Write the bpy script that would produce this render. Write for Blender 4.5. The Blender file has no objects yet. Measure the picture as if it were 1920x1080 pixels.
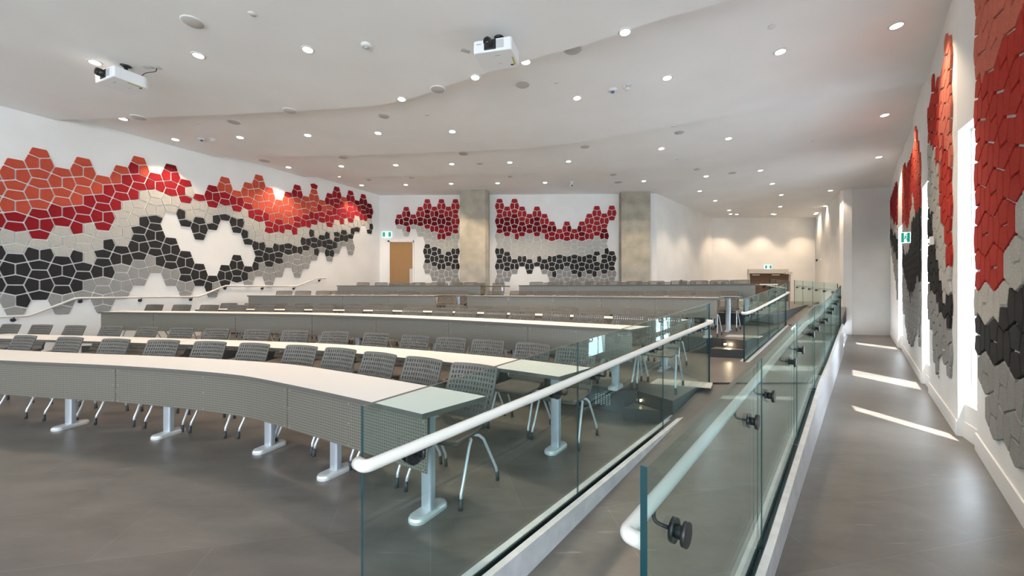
import bpy, bmesh, math, random
from mathutils import Vector, Matrix
random.seed(7)
SC = bpy.context.scene
COL = SC.collection
PI = math.pi
E = 1.45                     # eye height above the seating floor

# ------------------------------------------------------------------ camera
cam_data = bpy.data.cameras.new('camera')
cam = bpy.data.objects.new('camera', cam_data)
COL.objects.link(cam)
cam.location = (0, 0, E)
cam.rotation_euler = (PI/2, 0, 0)
cam_data.sensor_width = 36.0
cam_data.lens = 36.0*720/1920
cam_data.shift_y = 4.5/1920
cam_data.clip_start = 0.05
SC.camera = cam

# ------------------------------------------------------------------ view
SC.view_settings.view_transform = 'Standard'
SC.view_settings.look = 'None'
SC.view_settings.gamma = 1.0
SC.view_settings.exposure = 0.62
SC.view_settings.use_curve_mapping = False
SC.cycles.use_denoising = True
SC.cycles.max_bounces = 10
SC.cycles.diffuse_bounces = 5
SC.cycles.glossy_bounces = 4
SC.cycles.transmission_bounces = 6
SC.cycles.transparent_max_bounces = 24
SC.cycles.sample_clamp_indirect = 6.0

# ------------------------------------------------------------------ sky and sun
world = bpy.data.worlds.new('sky')
SC.world = world
world.use_nodes = True
bg = world.node_tree.nodes['Background']
bg.inputs[0].default_value = (0.80, 0.90, 1.0, 1)
bg.inputs[1].default_value = 2.4

def light(name, kind, loc, energy, color=(1, 1, 1), **kw):
    d = bpy.data.lights.new(name, kind)
    d.energy = energy
    d.color = color
    for k, v in kw.items():
        setattr(d, k, v)
    o = bpy.data.objects.new(name, d)
    o.location = loc
    COL.objects.link(o)
    return o

def aim(o, direction):
    o.rotation_euler = Vector(direction).to_track_quat('-Z', 'Y').to_euler()

sun = light('sun', 'SUN', (6, -6, 12), 20.0, (1.0, 0.97, 0.92), angle=0.009)
aim(sun, (-0.16, 1.0, -2.5))
# added fill lamps behind the camera, brightening the hall and corridor from the front
fill = light('added_fill_front', 'AREA', (-7.0, -4.98, 2.6), 300, (0.90, 0.95, 1.0), shape='RECTANGLE', size=15.0, size_y=3.6)
aim(fill, (0.12, 1, 0.05))
fill2 = light('added_fill_corridor', 'AREA', (-0.3, -4.98, 2.6), 150, (0.78, 0.89, 1.0), shape='RECTANGLE', size=2.2, size_y=3.0)
aim(fill2, (0.55, 1, 0.0))

# ------------------------------------------------------------------ helpers
def link(o, parent=None):
    COL.objects.link(o)
    if parent is not None:
        o.parent = parent
    return o

def tag(o, label=None, cat=None, group=None, kind=None):
    if label: o['label'] = label
    if cat: o['category'] = cat
    if group: o['group'] = group
    if kind: o['kind'] = kind
    return o

def empty(name, loc=(0, 0, 0), rz=0.0, parent=None):
    o = bpy.data.objects.new(name, None)
    o.location = loc
    o.rotation_euler = (0, 0, rz)
    o.empty_display_size = 0.1
    return link(o, parent)

class MB:
    """collects shapes for one mesh"""
    def __init__(self):
        self.v = []; self.f = []; self.m = []; self.uv = None; self.s = []
    def add(self, verts, faces, mi=0, smooth=False):
        b = len(self.v)
        self.v += [tuple(p) for p in verts]
        self.f += [tuple(b+i for i in f) for f in faces]
        self.m += [mi]*len(faces)
        self.s += [smooth]*len(faces)
        return b
    def box(self, x0, x1, y0, y1, z0, z1, mi=0):
        v = [(x0,y0,z0),(x1,y0,z0),(x1,y1,z0),(x0,y1,z0),(x0,y0,z1),(x1,y0,z1),(x1,y1,z1),(x0,y1,z1)]
        self.add(v, [(0,3,2,1),(4,5,6,7),(0,1,5,4),(1,2,6,5),(2,3,7,6),(3,0,4,7)], mi)
    def obox(self, c, ax, ay, hx, hy, z0, z1, mi=0):
        """oriented box, c centre xy, ax/ay unit axes"""
        P = []
        for z in (z0, z1):
            for sx, sy in ((-1,-1),(1,-1),(1,1),(-1,1)):
                P.append((c[0]+ax[0]*hx*sx+ay[0]*hy*sy, c[1]+ax[1]*hx*sx+ay[1]*hy*sy, z))
        self.add(P, [(0,3,2,1),(4,5,6,7),(0,1,5,4),(1,2,6,5),(2,3,7,6),(3,0,4,7)], mi)
    def prism(self, poly, z0, z1, mi=0, side=None, z0s=None, z1s=None):
        """vertical prism on polygon (counter-clockwise); z may be per-vertex lists"""
        n = len(poly)
        a = z0s or [z0]*n; b_ = z1s or [z1]*n
        v = [(p[0], p[1], a[i]) for i, p in enumerate(poly)] + [(p[0], p[1], b_[i]) for i, p in enumerate(poly)]
        f = [tuple(range(n-1, -1, -1)), tuple(range(n, 2*n))]
        b = self.add(v, f, mi)
        self.add_faces([(b+i, b+(i+1) % n, b+n+(i+1) % n, b+n+i) for i in range(n)], mi if side is None else side)
    def add_faces(self, faces, mi=0, smooth=False):
        self.f += faces; self.m += [mi]*len(faces); self.s += [smooth]*len(faces)
    def tube(self, pts, r, n=10, mi=0, caps=True, smooth=True):
        pts = [Vector(p) for p in pts]
        rs = r if isinstance(r, (list, tuple)) else [r]*len(pts)
        rings = []
        up = None
        for i, p in enumerate(pts):
            if i == 0: t = pts[1]-pts[0]
            elif i == len(pts)-1: t = pts[-1]-pts[-2]
            else: t = (pts[i+1]-p).normalized()+(p-pts[i-1]).normalized()
            t.normalize()
            if up is None:
                up = Vector((0,0,1)) if abs(t.z) < 0.9 else Vector((1,0,0))
            a = t.cross(up)
            if a.length < 1e-5: a = t.orthogonal()
            a.normalize(); b = a.cross(t).normalized(); up = b
            k = 1.0
            if 0 < i < len(pts)-1:
                c = (pts[i+1]-p).normalized().dot((p-pts[i-1]).normalized())
                k = 1/max(0.6, math.sqrt(max(0.0, (1+c)/2)))
            rings.append([p+(a*math.cos(2*PI*j/n)+b*math.sin(2*PI*j/n))*rs[i]*k for j in range(n)])
        base = self.add([q for ring in rings for q in ring], [], mi)
        fs = []
        for i in range(len(pts)-1):
            for j in range(n):
                fs.append((base+i*n+j, base+i*n+(j+1) % n, base+(i+1)*n+(j+1) % n, base+(i+1)*n+j))
        self.add_faces(fs, mi, smooth)
        if caps:
            self.add_faces([tuple(base+j for j in range(n-1, -1, -1)), tuple(base+(len(pts)-1)*n+j for j in range(n))], mi)
    def lathe(self, c, prof, n=24, mi=0, axis='z', smooth=True):
        """prof list of (r, h)"""
        base = len(self.v)
        for r, h in prof:
            for j in range(n):
                x = r*math.cos(2*PI*j/n); y = r*math.sin(2*PI*j/n)
                if axis == 'z': self.v.append((c[0]+x, c[1]+y, c[2]+h))
                elif axis == 'y': self.v.append((c[0]+x, c[1]+h, c[2]+y))
                else: self.v.append((c[0]+h, c[1]+x, c[2]+y))
        fs = []
        for i in range(len(prof)-1):
            for j in range(n):
                fs.append((base+i*n+j, base+i*n+(j+1) % n, base+(i+1)*n+(j+1) % n, base+(i+1)*n+j))
        self.add_faces(fs, mi, smooth)
        self.add_faces([tuple(base+j for j in range(n-1, -1, -1)), tuple(base+(len(prof)-1)*n+j for j in range(n))], mi)
    def mesh(self, name, mats, fixn=True):
        me = bpy.data.meshes.new(name)
        me.from_pydata(self.v, [], self.f)
        for mt in mats: me.materials.append(mt)
        for p, mi, s in zip(me.polygons, self.m, self.s):
            p.material_index = mi; p.use_smooth = s
        if fixn:
            bm = bmesh.new(); bm.from_mesh(me)
            bmesh.ops.recalc_face_normals(bm, faces=bm.faces)
            bm.to_mesh(me); bm.free()
        me.update()
        return me
    def build(self, name, mats, parent=None, loc=None, fixn=True):
        if not isinstance(mats, (list, tuple)): mats = [mats]
        o = bpy.data.objects.new(name, self.mesh(name, mats, fixn))
        if loc: o.location = loc
        return link(o, parent)

def bevel(o, w=0.005, seg=2):
    m = o.modifiers.new('bevel', 'BEVEL'); m.width = w; m.segments = seg; m.limit_method = 'ANGLE'
    return o

def struct(name, mb, mats):
    return tag(mb.build(name, mats), kind='structure')

def crom(pts, n=10):
    P = [Vector((p[0], p[1])) for p in pts]
    Q = [2*P[0]-P[1]]+P+[2*P[-1]-P[-2]]
    out = []
    for i in range(1, len(Q)-2):
        a, b, c, d = Q[i-1:i+3]
        for k in range(n):
            t = k/n
            out.append(.5*(2*b+(c-a)*t+(2*a-5*b+4*c-d)*t*t+(-a+3*b-3*c+d)*t**3))
    out.append(Q[-2])
    return out

def norms(C):
    N = []
    for i in range(len(C)):
        t = C[min(i+1, len(C)-1)]-C[max(i-1, 0)]
        t.normalize(); N.append(Vector((-t.y, t.x)))
    return N

ORD = ['', 'first', 'second', 'third', 'fourth', 'fifth', 'sixth', 'seventh', 'eighth', 'ninth', 'tenth', 'eleventh', 'twelfth',
       'thirteenth', 'fourteenth', 'fifteenth', 'sixteenth', 'seventeenth', 'eighteenth', 'nineteenth', 'twentieth']
def ordw(n):
    if n <= 20: return ORD[n]
    if n < 30: return 'twenty-'+ORD[n-20]
    if n == 30: return 'thirtieth'
    return 'thirty-'+ORD[n-30]

# ------------------------------------------------------------------ materials
def mat(name, color, rough=0.5, metal=0.0, spec=0.5, emit=None, estr=0.0):
    m = bpy.data.materials.new(name)
    m.use_nodes = True
    b = m.node_tree.nodes['Principled BSDF']
    b.inputs['Base Color'].default_value = (*color, 1)
    b.inputs['Roughness'].default_value = rough
    b.inputs['Metallic'].default_value = metal
    b.inputs['Specular IOR Level'].default_value = spec
    if emit:
        b.inputs['Emission Color'].default_value = (*emit, 1)
        b.inputs['Emission Strength'].default_value = estr
    return m

def nodes(m):
    t = m.node_tree
    return t.nodes, t.links, t.nodes['Principled BSDF']

def noisy(m, c1, c2, scale=5.0, detail=4.0, bump=0.0, coord='Object', lo=0.35, hi=0.65, bscale=None):
    N, L, B = nodes(m)
    tc = N.new('ShaderNodeTexCoord'); nz = N.new('ShaderNodeTexNoise')
    nz.inputs['Scale'].default_value = scale; nz.inputs['Detail'].default_value = detail
    L.new(tc.outputs[coord], nz.inputs['Vector'])
    r = N.new('ShaderNodeValToRGB')
    r.color_ramp.elements[0].position = lo; r.color_ramp.elements[0].color = (*c1, 1)
    r.color_ramp.elements[1].position = hi; r.color_ramp.elements[1].color = (*c2, 1)
    L.new(nz.outputs['Fac'], r.inputs['Fac']); L.new(r.outputs['Color'], B.inputs['Base Color'])
    if bump:
        bp = N.new('ShaderNodeBump'); bp.inputs['Strength'].default_value = bump; bp.inputs['Distance'].default_value = 0.01
        if bscale:
            n2 = N.new('ShaderNodeTexNoise'); n2.inputs['Scale'].default_value = bscale
            L.new(tc.outputs[coord], n2.inputs['Vector']); L.new(n2.outputs['Fac'], bp.inputs['Height'])
        else:
            L.new(nz.outputs['Fac'], bp.inputs['Height'])
        L.new(bp.outputs['Normal'], B.inputs['Normal'])
    return m

M = {}
M['wall'] = noisy(mat('wall_paint', (.8,.8,.78), .75), (.80,.795,.775), (.84,.835,.82), 1.5, 2)
M['ceil'] = noisy(mat('ceiling_paint', (.8,.8,.8), .9), (.82,.815,.80), (.86,.855,.84), .8, 2)
M['base'] = mat('baseboard_paint', (.80,.80,.79), .45)
M['concrete'] = noisy(mat('raw_concrete', (.4,.38,.34), .85), (.34,.32,.275), (.54,.505,.435), 2.2, 8, .3, lo=.3, hi=.7)
M['whitetop'] = mat('white_laminate', (.84,.81,.77), .35)
M['edge'] = mat('table_edge_band', (.10,.092,.082), .5)
M['alu'] = mat('silver_leg_paint', (.56,.60,.66), .32, .55)
M['castalu'] = mat('cast_foot', (.70,.71,.71), .30, .35)
M['chrome'] = mat('chair_tube', (.66,.69,.73), .32, .35)
M['plastic'] = mat('chair_shell', (.112,.104,.091), .42)
M['seat'] = mat('chair_seat', (.085,.076,.066), .45)
M['rubber'] = mat('rubber_cap', (.05,.055,.06), .6)
M['rail'] = mat('handrail_coating', (.72,.69,.65), .32)
M['black'] = mat('black_metal', (.018,.018,.02), .35)
M['blackgloss'] = mat('black_lens', (.01,.01,.012), .12)
M['darkriser'] = mat('riser_vinyl', (.030,.029,.030), .5)
M['curb'] = noisy(mat('brushed_curb', (.6,.6,.62), .38, .35), (.62,.62,.64), (.74,.74,.76), 9, 4)
M['channel'] = mat('glass_channel_rubber', (.03,.028,.03), .5)
M['projwhite'] = mat('projector_plastic', (.80,.81,.82), .45)
M['grey'] = mat('grey_mesh', (.42,.43,.44), .6)
M['yellow'] = mat('yellow_sticker', (.50,.45,.06), .5)
M['device'] = mat('ceiling_device_plastic', (.74,.73,.71), .5)
M['grille'] = mat('speaker_grille', (.50,.49,.47), .7)
M['trim'] = mat('downlight_trim', (.10,.10,.10), .35)
M['lamp'] = mat('downlight_glow', (1,1,1), .4, emit=(1.0,.93,.82), estr=9.0)
M['steplamp'] = mat('step_light_glow', (1,1,1), .4, emit=(1.0,.80,.5), estr=14.0)
M['green'] = mat('exit_green', (.0,.22,.15), .4, emit=(0.0,.30,.20), estr=.45)
M['signwhite'] = mat('exit_white', (.9,.95,.95), .4, emit=(.8,1,1), estr=.9)
M['blue'] = mat('blue_lens', (.03,.09,.30), .2)
M['wood'] = mat('door_veneer', (.36,.19,.055), .45)
M['wooddark'] = mat('door_veneer_dark', (.085,.045,.025), .45)
M['frame'] = mat('door_frame_grey', (.55,.53,.50), .5)
M['tactile'] = mat('tactile_strip', (.50,.47,.42), .7)
M['winframe'] = mat('window_frame', (.78,.78,.78), .4)

def formwork(m):
    # three pours: grey at the top, buff in the middle, paler below
    N, L, B = nodes(m)
    src = B.inputs['Base Color'].links[0].from_socket
    tc = N.new('ShaderNodeTexCoord'); sp = N.new('ShaderNodeSeparateXYZ'); mr = N.new('ShaderNodeMapRange')
    mr.inputs['From Min'].default_value = 0; mr.inputs['From Max'].default_value = 6
    r = N.new('ShaderNodeValToRGB'); e = r.color_ramp.elements
    e[0].position = 0; e[0].color = (1.0,1.0,.97,1); e[1].position = .40; e[1].color = (1.0,.97,.88,1)
    for pos, c in ((.39,(1.0,1.0,.97,1)), (.685,(1.0,.965,.87,1)), (.70,(.80,.80,.76,1)), (.9,(.74,.74,.71,1))):
        q = e.new(pos); q.color = c
    mx = N.new('ShaderNodeMixRGB'); mx.blend_type = 'MULTIPLY'; mx.inputs['Fac'].default_value = 1
    L.new(tc.outputs['Object'], sp.inputs[0]); L.new(sp.outputs['Z'], mr.inputs['Value']); L.new(mr.outputs['Result'], r.inputs['Fac'])
    L.new(src, mx.inputs['Color1']); L.new(r.outputs['Color'], mx.inputs['Color2']); L.new(mx.outputs['Color'], B.inputs['Base Color'])
formwork(M['concrete'])
def wood_grain(m, c1, c2):
    N, L, B = nodes(m)
    tc = N.new('ShaderNodeTexCoord'); mp = N.new('ShaderNodeMapping'); mp.inputs['Scale'].default_value = (14, 14, .8)
    nz = N.new('ShaderNodeTexNoise'); nz.inputs['Scale'].default_value = 3; nz.inputs['Detail'].default_value = 6
    r = N.new('ShaderNodeValToRGB')
    r.color_ramp.elements[0].color = (*c1, 1); r.color_ramp.elements[1].color = (*c2, 1)
    L.new(tc.outputs['Object'], mp.inputs['Vector']); L.new(mp.outputs['Vector'], nz.inputs['Vector'])
    L.new(nz.outputs['Fac'], r.inputs['Fac']); L.new(r.outputs['Color'], B.inputs['Base Color'])
wood_grain(M['wood'], (.25,.125,.028), (.33,.175,.050))
wood_grain(M['wooddark'], (.10,.05,.028), (.15,.078,.045))

def felt(name, c):
    m = mat(name, c, .95, spec=.15)
    k = .82
    return noisy(m, tuple(x*k for x in c), tuple(min(1, x*1.13) for x in c), 60, 3, .25, lo=.3, hi=.7)
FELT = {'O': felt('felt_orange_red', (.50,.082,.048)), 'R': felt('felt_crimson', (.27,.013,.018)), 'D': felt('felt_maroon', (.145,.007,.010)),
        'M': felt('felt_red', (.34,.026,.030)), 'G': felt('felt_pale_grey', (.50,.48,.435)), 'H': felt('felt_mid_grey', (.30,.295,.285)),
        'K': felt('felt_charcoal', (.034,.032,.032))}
FELT['S'] = felt('felt_crimson_lit', (.43,.036,.025)); FELT['C'] = felt('felt_orange_red_lit', (.56,.155,.105))  # crimson and orange-red felt with warm light painted into the colour
FELTNAME = {'S': 'lit crimson', 'C': 'lit orange-red', 'O': 'orange-red', 'R': 'crimson', 'D': 'maroon', 'M': 'red', 'G': 'pale grey', 'H': 'mid grey', 'K': 'charcoal'}
FELTGRP = {'S': 'lit crimson', 'C': 'lit orange-red', 'O': 'orange-red', 'R': 'deep red', 'D': 'deep red', 'M': 'red', 'G': 'pale grey', 'H': 'mid grey', 'K': 'charcoal'}

# dark slate vinyl floor with large tile seams and scratches
def floor_mat(name, tint=1.0):
    m = mat(name, (.1,.1,.1), .36)
    N, L, B = nodes(m)
    tc = N.new('ShaderNodeTexCoord'); mp = N.new('ShaderNodeMapping')
    mp.inputs['Rotation'].default_value = (0, 0, math.radians(-12))
    L.new(tc.outputs['Object'], mp.inputs['Vector'])
    br = N.new('ShaderNodeTexBrick')
    br.inputs['Scale'].default_value = 1.0; br.inputs['Brick Width'].default_value = 1.2; br.inputs['Row Height'].default_value = .62
    br.inputs['Mortar Size'].default_value = .0022; br.inputs['Mortar Smooth'].default_value = .3
    br.inputs['Color1'].default_value = (.132*tint,.120*tint,.109*tint,1); br.inputs['Color2'].default_value = (.156*tint,.143*tint,.131*tint,1)
    br.inputs['Mortar'].default_value = (.20,.18,.165,1)
    L.new(mp.outputs['Vector'], br.inputs['Vector'])
    n1 = N.new('ShaderNodeTexNoise'); n1.inputs['Scale'].default_value = 1.7; n1.inputs['Detail'].default_value = 8; n1.inputs['Roughness'].default_value = .65
    mp2 = N.new('ShaderNodeMapping'); mp2.inputs['Scale'].default_value = (1, 2.6, 1); mp2.inputs['Rotation'].default_value = (0, 0, math.radians(20))
    L.new(tc.outputs['Object'], mp2.inputs['Vector']); L.new(mp2.outputs['Vector'], n1.inputs['Vector'])
    mx = N.new('ShaderNodeMixRGB'); mx.blend_type = 'MULTIPLY'; mx.inputs['Fac'].default_value = .8
    r = N.new('ShaderNodeValToRGB'); r.color_ramp.elements[0].position = .3; r.color_ramp.elements[0].color = (.62,.60,.58,1)
    r.color_ramp.elements[1].position = .72; r.color_ramp.elements[1].color = (1.25,1.22,1.2,1)
    L.new(n1.outputs['Fac'], r.inputs['Fac']); L.new(br.outputs['Color'], mx.inputs['Color1']); L.new(r.outputs['Color'], mx.inputs['Color2'])
    # scratches
    mp3 = N.new('ShaderNodeMapping'); mp3.inputs['Scale'].default_value = (1.2, 14, 1); mp3.inputs['Rotation'].default_value = (0, 0, math.radians(-35))
    n3 = N.new('ShaderNodeTexNoise'); n3.inputs['Scale'].default_value = 2.4; n3.inputs['Detail'].default_value = 5
    L.new(tc.outputs['Object'], mp3.inputs['Vector']); L.new(mp3.outputs['Vector'], n3.inputs['Vector'])
    r3 = N.new('ShaderNodeValToRGB'); r3.color_ramp.elements[0].position = .66; r3.color_ramp.elements[0].color = (0,0,0,1)
    r3.color_ramp.elements[1].position = .74; r3.color_ramp.elements[1].color = (.09,.085,.08,1)
    ad = N.new('ShaderNodeMixRGB'); ad.blend_type = 'ADD'; ad.inputs['Fac'].default_value = .8
    L.new(n3.outputs['Fac'], r3.inputs['Fac']); L.new(mx.outputs['Color'], ad.inputs['Color1']); L.new(r3.outputs['Color'], ad.inputs['Color2'])
    L.new(ad.outputs['Color'], B.inputs['Base Color'])
    mr = N.new('ShaderNodeMapRange'); mr.inputs['To Min'].default_value = .30; mr.inputs['To Max'].default_value = .46
    L.new(n1.outputs['Fac'], mr.inputs['Value']); L.new(mr.outputs['Result'], B.inputs['Roughness'])
    return m
M['floor'] = floor_mat('slate_vinyl_floor')

def perforated(name, base, hole, pitch=.02, rad=.0045):
    """sheet metal with a regular grid of small holes, laid out on the sheet's own UVs (metres)"""
    m = mat(name, base, .42, .35)
    N, L, B = nodes(m)
    uv = N.new('ShaderNodeUVMap')
    sc = N.new('ShaderNodeVectorMath'); sc.operation = 'SCALE'; sc.inputs['Scale'].default_value = 1/pitch
    fr = N.new('ShaderNodeVectorMath'); fr.operation = 'FRACTION'
    sb = N.new('ShaderNodeVectorMath'); sb.operation = 'SUBTRACT'; sb.inputs[1].default_value = (.5, .5, 0)
    ml = N.new('ShaderNodeVectorMath'); ml.operation = 'MULTIPLY'; ml.inputs[1].default_value = (1, 1, 0)
    ln = N.new('ShaderNodeVectorMath'); ln.operation = 'LENGTH'
    mr = N.new('ShaderNodeMapRange'); mr.inputs['From Min'].default_value = rad/pitch*1.25; mr.inputs['From Max'].default_value = rad/pitch*.8
    mx = N.new('ShaderNodeMixRGB'); mx.inputs['Color1'].default_value = (*base, 1); mx.inputs['Color2'].default_value = (*hole, 1)
    L.new(uv.outputs[0], sc.inputs[0]); L.new(sc.outputs[0], fr.inputs[0]); L.new(fr.outputs[0], sb.inputs[0]); L.new(sb.outputs[0], ml.inputs[0])
    L.new(ml.outputs[0], ln.inputs[0]); L.new(ln.outputs['Value'], mr.inputs['Value']); L.new(mr.outputs['Result'], mx.inputs['Fac'])
    L.new(mx.outputs['Color'], B.inputs['Base Color'])
    return m
M['perf'] = perforated('perforated_panel', (.215,.198,.166), (.05,.046,.040))

def glass_mat(name, tint, edge=False):
    m = bpy.data.materials.new(name); m.use_nodes = True
    N = m.node_tree.nodes; L = m.node_tree.links
    for n in list(N): N.remove(n)
    out = N.new('ShaderNodeOutputMaterial')
    tr = N.new('ShaderNodeBsdfTransparent'); tr.inputs['Color'].default_value = (*tint, 1)
    gl = N.new('ShaderNodeBsdfGlossy'); gl.inputs['Roughness'].default_value = .01; gl.inputs['Color'].default_value = (.95,1,1,1)
    fr = N.new('ShaderNodeFresnel'); fr.inputs['IOR'].default_value = 1.5
    mx = N.new('ShaderNodeMixShader')
    ge = N.new('ShaderNodeNewGeometry')             # reflect on the entering side only
    iv = N.new('ShaderNodeMath'); iv.operation = 'SUBTRACT'; iv.inputs[0].default_value = 1.0
    ml = N.new('ShaderNodeMath'); ml.operation = 'MULTIPLY'
    L.new(ge.outputs['Backfacing'], iv.inputs[1]); L.new(fr.outputs[0], ml.inputs[0]); L.new(iv.outputs[0], ml.inputs[1])
    L.new(ml.outputs[0], mx.inputs[0]); L.new(tr.outputs[0], mx.inputs[1]); L.new(gl.outputs[0], mx.inputs[2]); L.new(mx.outputs[0], out.inputs[0])
    return m
M['glass'] = glass_mat('laminated_glass', (.885,.955,.95))
M['seam'] = mat('glass_joint', (.02,.05,.055), .4)
M['pane'] = glass_mat('window_glass', (.97,.99,.99))
M['glassedge'] = mat('glass_edge', (.012,.05,.06), .12)
M['glasstop'] = mat('glass_edge_top', (.13,.125,.10), .35)

# ------------------------------------------------------------------ setting-out lines
def LX(c, Y): return c+.915*Y           # lines parallel to the ramp
D = Vector((.915, 1)).normalized()       # along the ramp, away from the camera
G1, G2 = -1.951, -.60                    # the two glass lines
T1, T2, T3 = .285, .585, .875               # seating tiers
ZC = (4.88, 5.01, 5.15, 5.28)            # stepped ceiling
def wl(Y): return -13.07+.5*Y            # left wall

ROWS = {
 '1': [(-7.1,4.35),(-5.23,3.92),(-4.07,3.72),(-3.27,3.54),(-2.38,3.28),(-1.91,3.04),(-1.36,2.73),(-.89,2.45),(-.52,2.22)],
 '2': [(-8.4,5.85),(-7.67,5.72),(-5.94,5.40),(-4.7,5.15),(-3.5,4.9),(-2.33,4.6),(-.88,3.95),(-.23,3.6),(.39,3.18)],
 '3': [(-8.3,7.7),(-6.3,7.4),(-4.2,7.0),(-3.1,6.7),(-.9,5.65),(.11,5.0),(1.31,4.22)],
 '4': [(-7.1,8.6),(-4.5,8.3),(-1.71,7.6),(-.57,7.05),(.43,6.6),(1.47,5.9),(2.3,5.3)],
 '5L': [(-6.9,10.0),(-4.2,9.9),(-1.9,9.45)],
 '5R': [(-1.1,9.2),(1.0,8.4),(2.4,7.6),(3.6,6.75)],
 '6L': [(-6.2,11.3),(-3.5,11.15),(-1.3,10.8)],
 '6R': [(-.3,10.4),(1.8,9.65),(3.4,8.75),(4.6,7.85)],
 '7L': [(-5.71,12.5),(-3.0,12.45),(-1.0,12.15)],
 '7R': [(.2,11.8),(2.6,11.05),(4.6,10.05),(5.8,9.15)],
 '8L': [(-4.9,13.75),(-2.5,13.7),(-.13,13.45)],
 '8R': [(.5,13.1),(3.4,12.3),(5.7,11.3),(6.5,10.7)]}
def relax(C, it=24):
    for _ in range(it):
        C = [C[0]]+[C[i]*.5+(C[i-1]+C[i+1])*.25 for i in range(1, len(C)-1)]+[C[-1]]
    return C
ROWC = {k: relax(crom(v, 10)) for k, v in ROWS.items()}
def offs(C, d):
    N = norms(C)
    return [C[i]+N[i]*d for i in range(len(C))]

# ------------------------------------------------------------------ floors and tiers
m = MB(); m.prism([(-17,-6),(1.4,-6),(1.4,.0),(LX(G1-.06,.8),.8),(LX(G1-.06,5.2),5.2),(4,9),(-14,9)], -.6, 0); struct('floor', m, M['floor'])
m = MB(); m.prism([(1.4,-6),(3,-6),(3.4,.2),(17.5,15.2),(13.0,15.4),(LX(G2+.02,14.4),14.4),(LX(G2+.02,.0),0.0),(1.4,-1)], -.6, -.22)
struct('floor_corridor', m, M['floor'])
def tier(name, front, right_Y, ztop, zbot, back):
    m = MB(); m.prism(front+back, zbot, ztop, 0, 1)
    return struct(name, m, [M['floor'], M['darkriser']])
f1 = [tuple(p) for p in offs(ROWC['3'], .24)][:-1]
tier('floor_tier_1', [(wl(8.2)-.6, 8.15)]+f1+[(1.45,4.46),(LX(G1-.06,4.05),4.05)], 0, T1, 0,
     [(LX(G1-.06,4.86),4.86),(LX(G2-.05,4.86),4.86),(LX(G2-.05,6.27),6.27),(LX(G1-.05,6.27),6.27),(LX(G1-.05,9.5),9.5),(0,12),(-8.9,12)])
f2 = [tuple(p) for p in offs(ROWC['5L'], .24)]+[tuple(p) for p in offs(ROWC['5R'], .24)][:-1]
tier('floor_tier_2', [(wl(10.3)-.6, 10.3)]+f2+[(3.78,6.92),(LX(G1-.06,6.62),6.62)], 0, T2, T1-.02,
     [(LX(G1-.05,9.67),9.67),(LX(G2-.05,9.67),9.67),(LX(G2-.05,15.0),15.0),(13.6,17.2),(2,17.2),(-8.5,15)])
f3 = [tuple(p) for p in offs(ROWC['7L'], .24)]+[tuple(p) for p in offs(ROWC['7R'], .24)][:-1]
tier('floor_tier_3', [(wl(12.7)-.5, 12.75)]+f3+[(6.0,9.3),(LX(G1-.3,9.6),9.6)], 0, T3, T2-.02,
     [(LX(G1-.3,13.5),13.5),(LX(G1-.3,16.2),16.2),(17.2,21.2),(10,21.2),(5,16.5),(-7,16.5)])
# ramp between the glass balustrades
def ramp(name, Ya, za, Yb, zb):
    m = MB()
    P = [(LX(G1-.05,Ya),Ya),(LX(G2-.02,Ya),Ya),(LX(G2-.02,Yb),Yb),(LX(G1-.05,Yb),Yb)]
    m.prism(P, 0, 0, 0, 1, z0s=[-.6]*4, z1s=[za,za,zb,zb])
    return struct(name, m, [M['floor'], M['darkriser']])
ramp('floor_ramp_foot', -.2, -.20, 1.7, -.20)
ramp('floor_ramp_lower', 1.7, -.20, 4.86, .262)
m = MB(); m.prism([(LX(G1-.32,11.2),11.2),(LX(G2-.05,11.2),11.2),(LX(G2-.05,14.6),14.6),(LX(G1-.32,16),16)], 0, 0, 0, 1, z0s=[.3]*4, z1s=[T2+.003,T2+.003,T3-.06,T3+.003])
struct('floor_alcove_ramp', m, [M['floor'], M['darkriser']])
ramp('floor_ramp_upper', 6.27, .27, 9.67, .562)

# ------------------------------------------------------------------ walls
def wallseg(name, a, b, z0, z1, th=.25, side=1, mats=None):
    a = Vector(a); b = Vector(b); t = (b-a).normalized(); n = Vector((t.y, -t.x))*side*th
    m = MB(); m.prism([tuple(a), tuple(b), tuple(b+n), tuple(a+n)], z0, z1)
    return struct(name, m, mats or M['wall'])
wallseg('wall_left', (wl(-5),-5), (wl(15.48),15.48), -.3, 5.5, .25, -1)
wallseg('wall_back', (-5.33,15.48), (5.73,15.2), -.3, 5.5, .25, -1)
wallseg('wall_alcove_left', (5.73,15.2), (10.52,20.2), -.3, 5.5, .25, -1)
wallseg('wall_alcove_back', (10.40,20.2), (16.1,20.2), -.3, 5.5, .25, -1)
wallseg('wall_alcove_right', (16.0,20.3), (12.6,14.6), -.3, 5.5, .25, -1)
wallseg('wall_end', (12.6,14.6), (14.1,14.2), -.3, 5.5, .25, -1)
wallseg('wall_front', (-15.6,-5.0), (2.4,-5.0), -.6, .75, .25, 1)
wallseg('wall_front_header', (-15.6,-5.0), (2.4,-5.0), 4.45, 5.5, .25, 1)
wallseg('wall_front_pier', (-15.6,-5.0), (-14.6,-5.0), .75, 4.45, .25, 1)
m = MB()
for k in range(9):
    x = -14.6+k*2.0; m.box(x-.03, x+.03, -5.16, -5.08, .75, 4.45)
m.box(-14.6, 1.45, -5.16, -5.08, .75, .81); m.box(-14.6, 1.45, -5.16, -5.08, 4.39, 4.45)
w = struct('window_4', m, M['winframe'])  # unseen glazing, added in an opening made for the fill lamps
m = MB(); m.box(-14.6, 1.45, -5.125, -5.115, .78, 4.42); m.build('window_pane', M['pane'], w)
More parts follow.
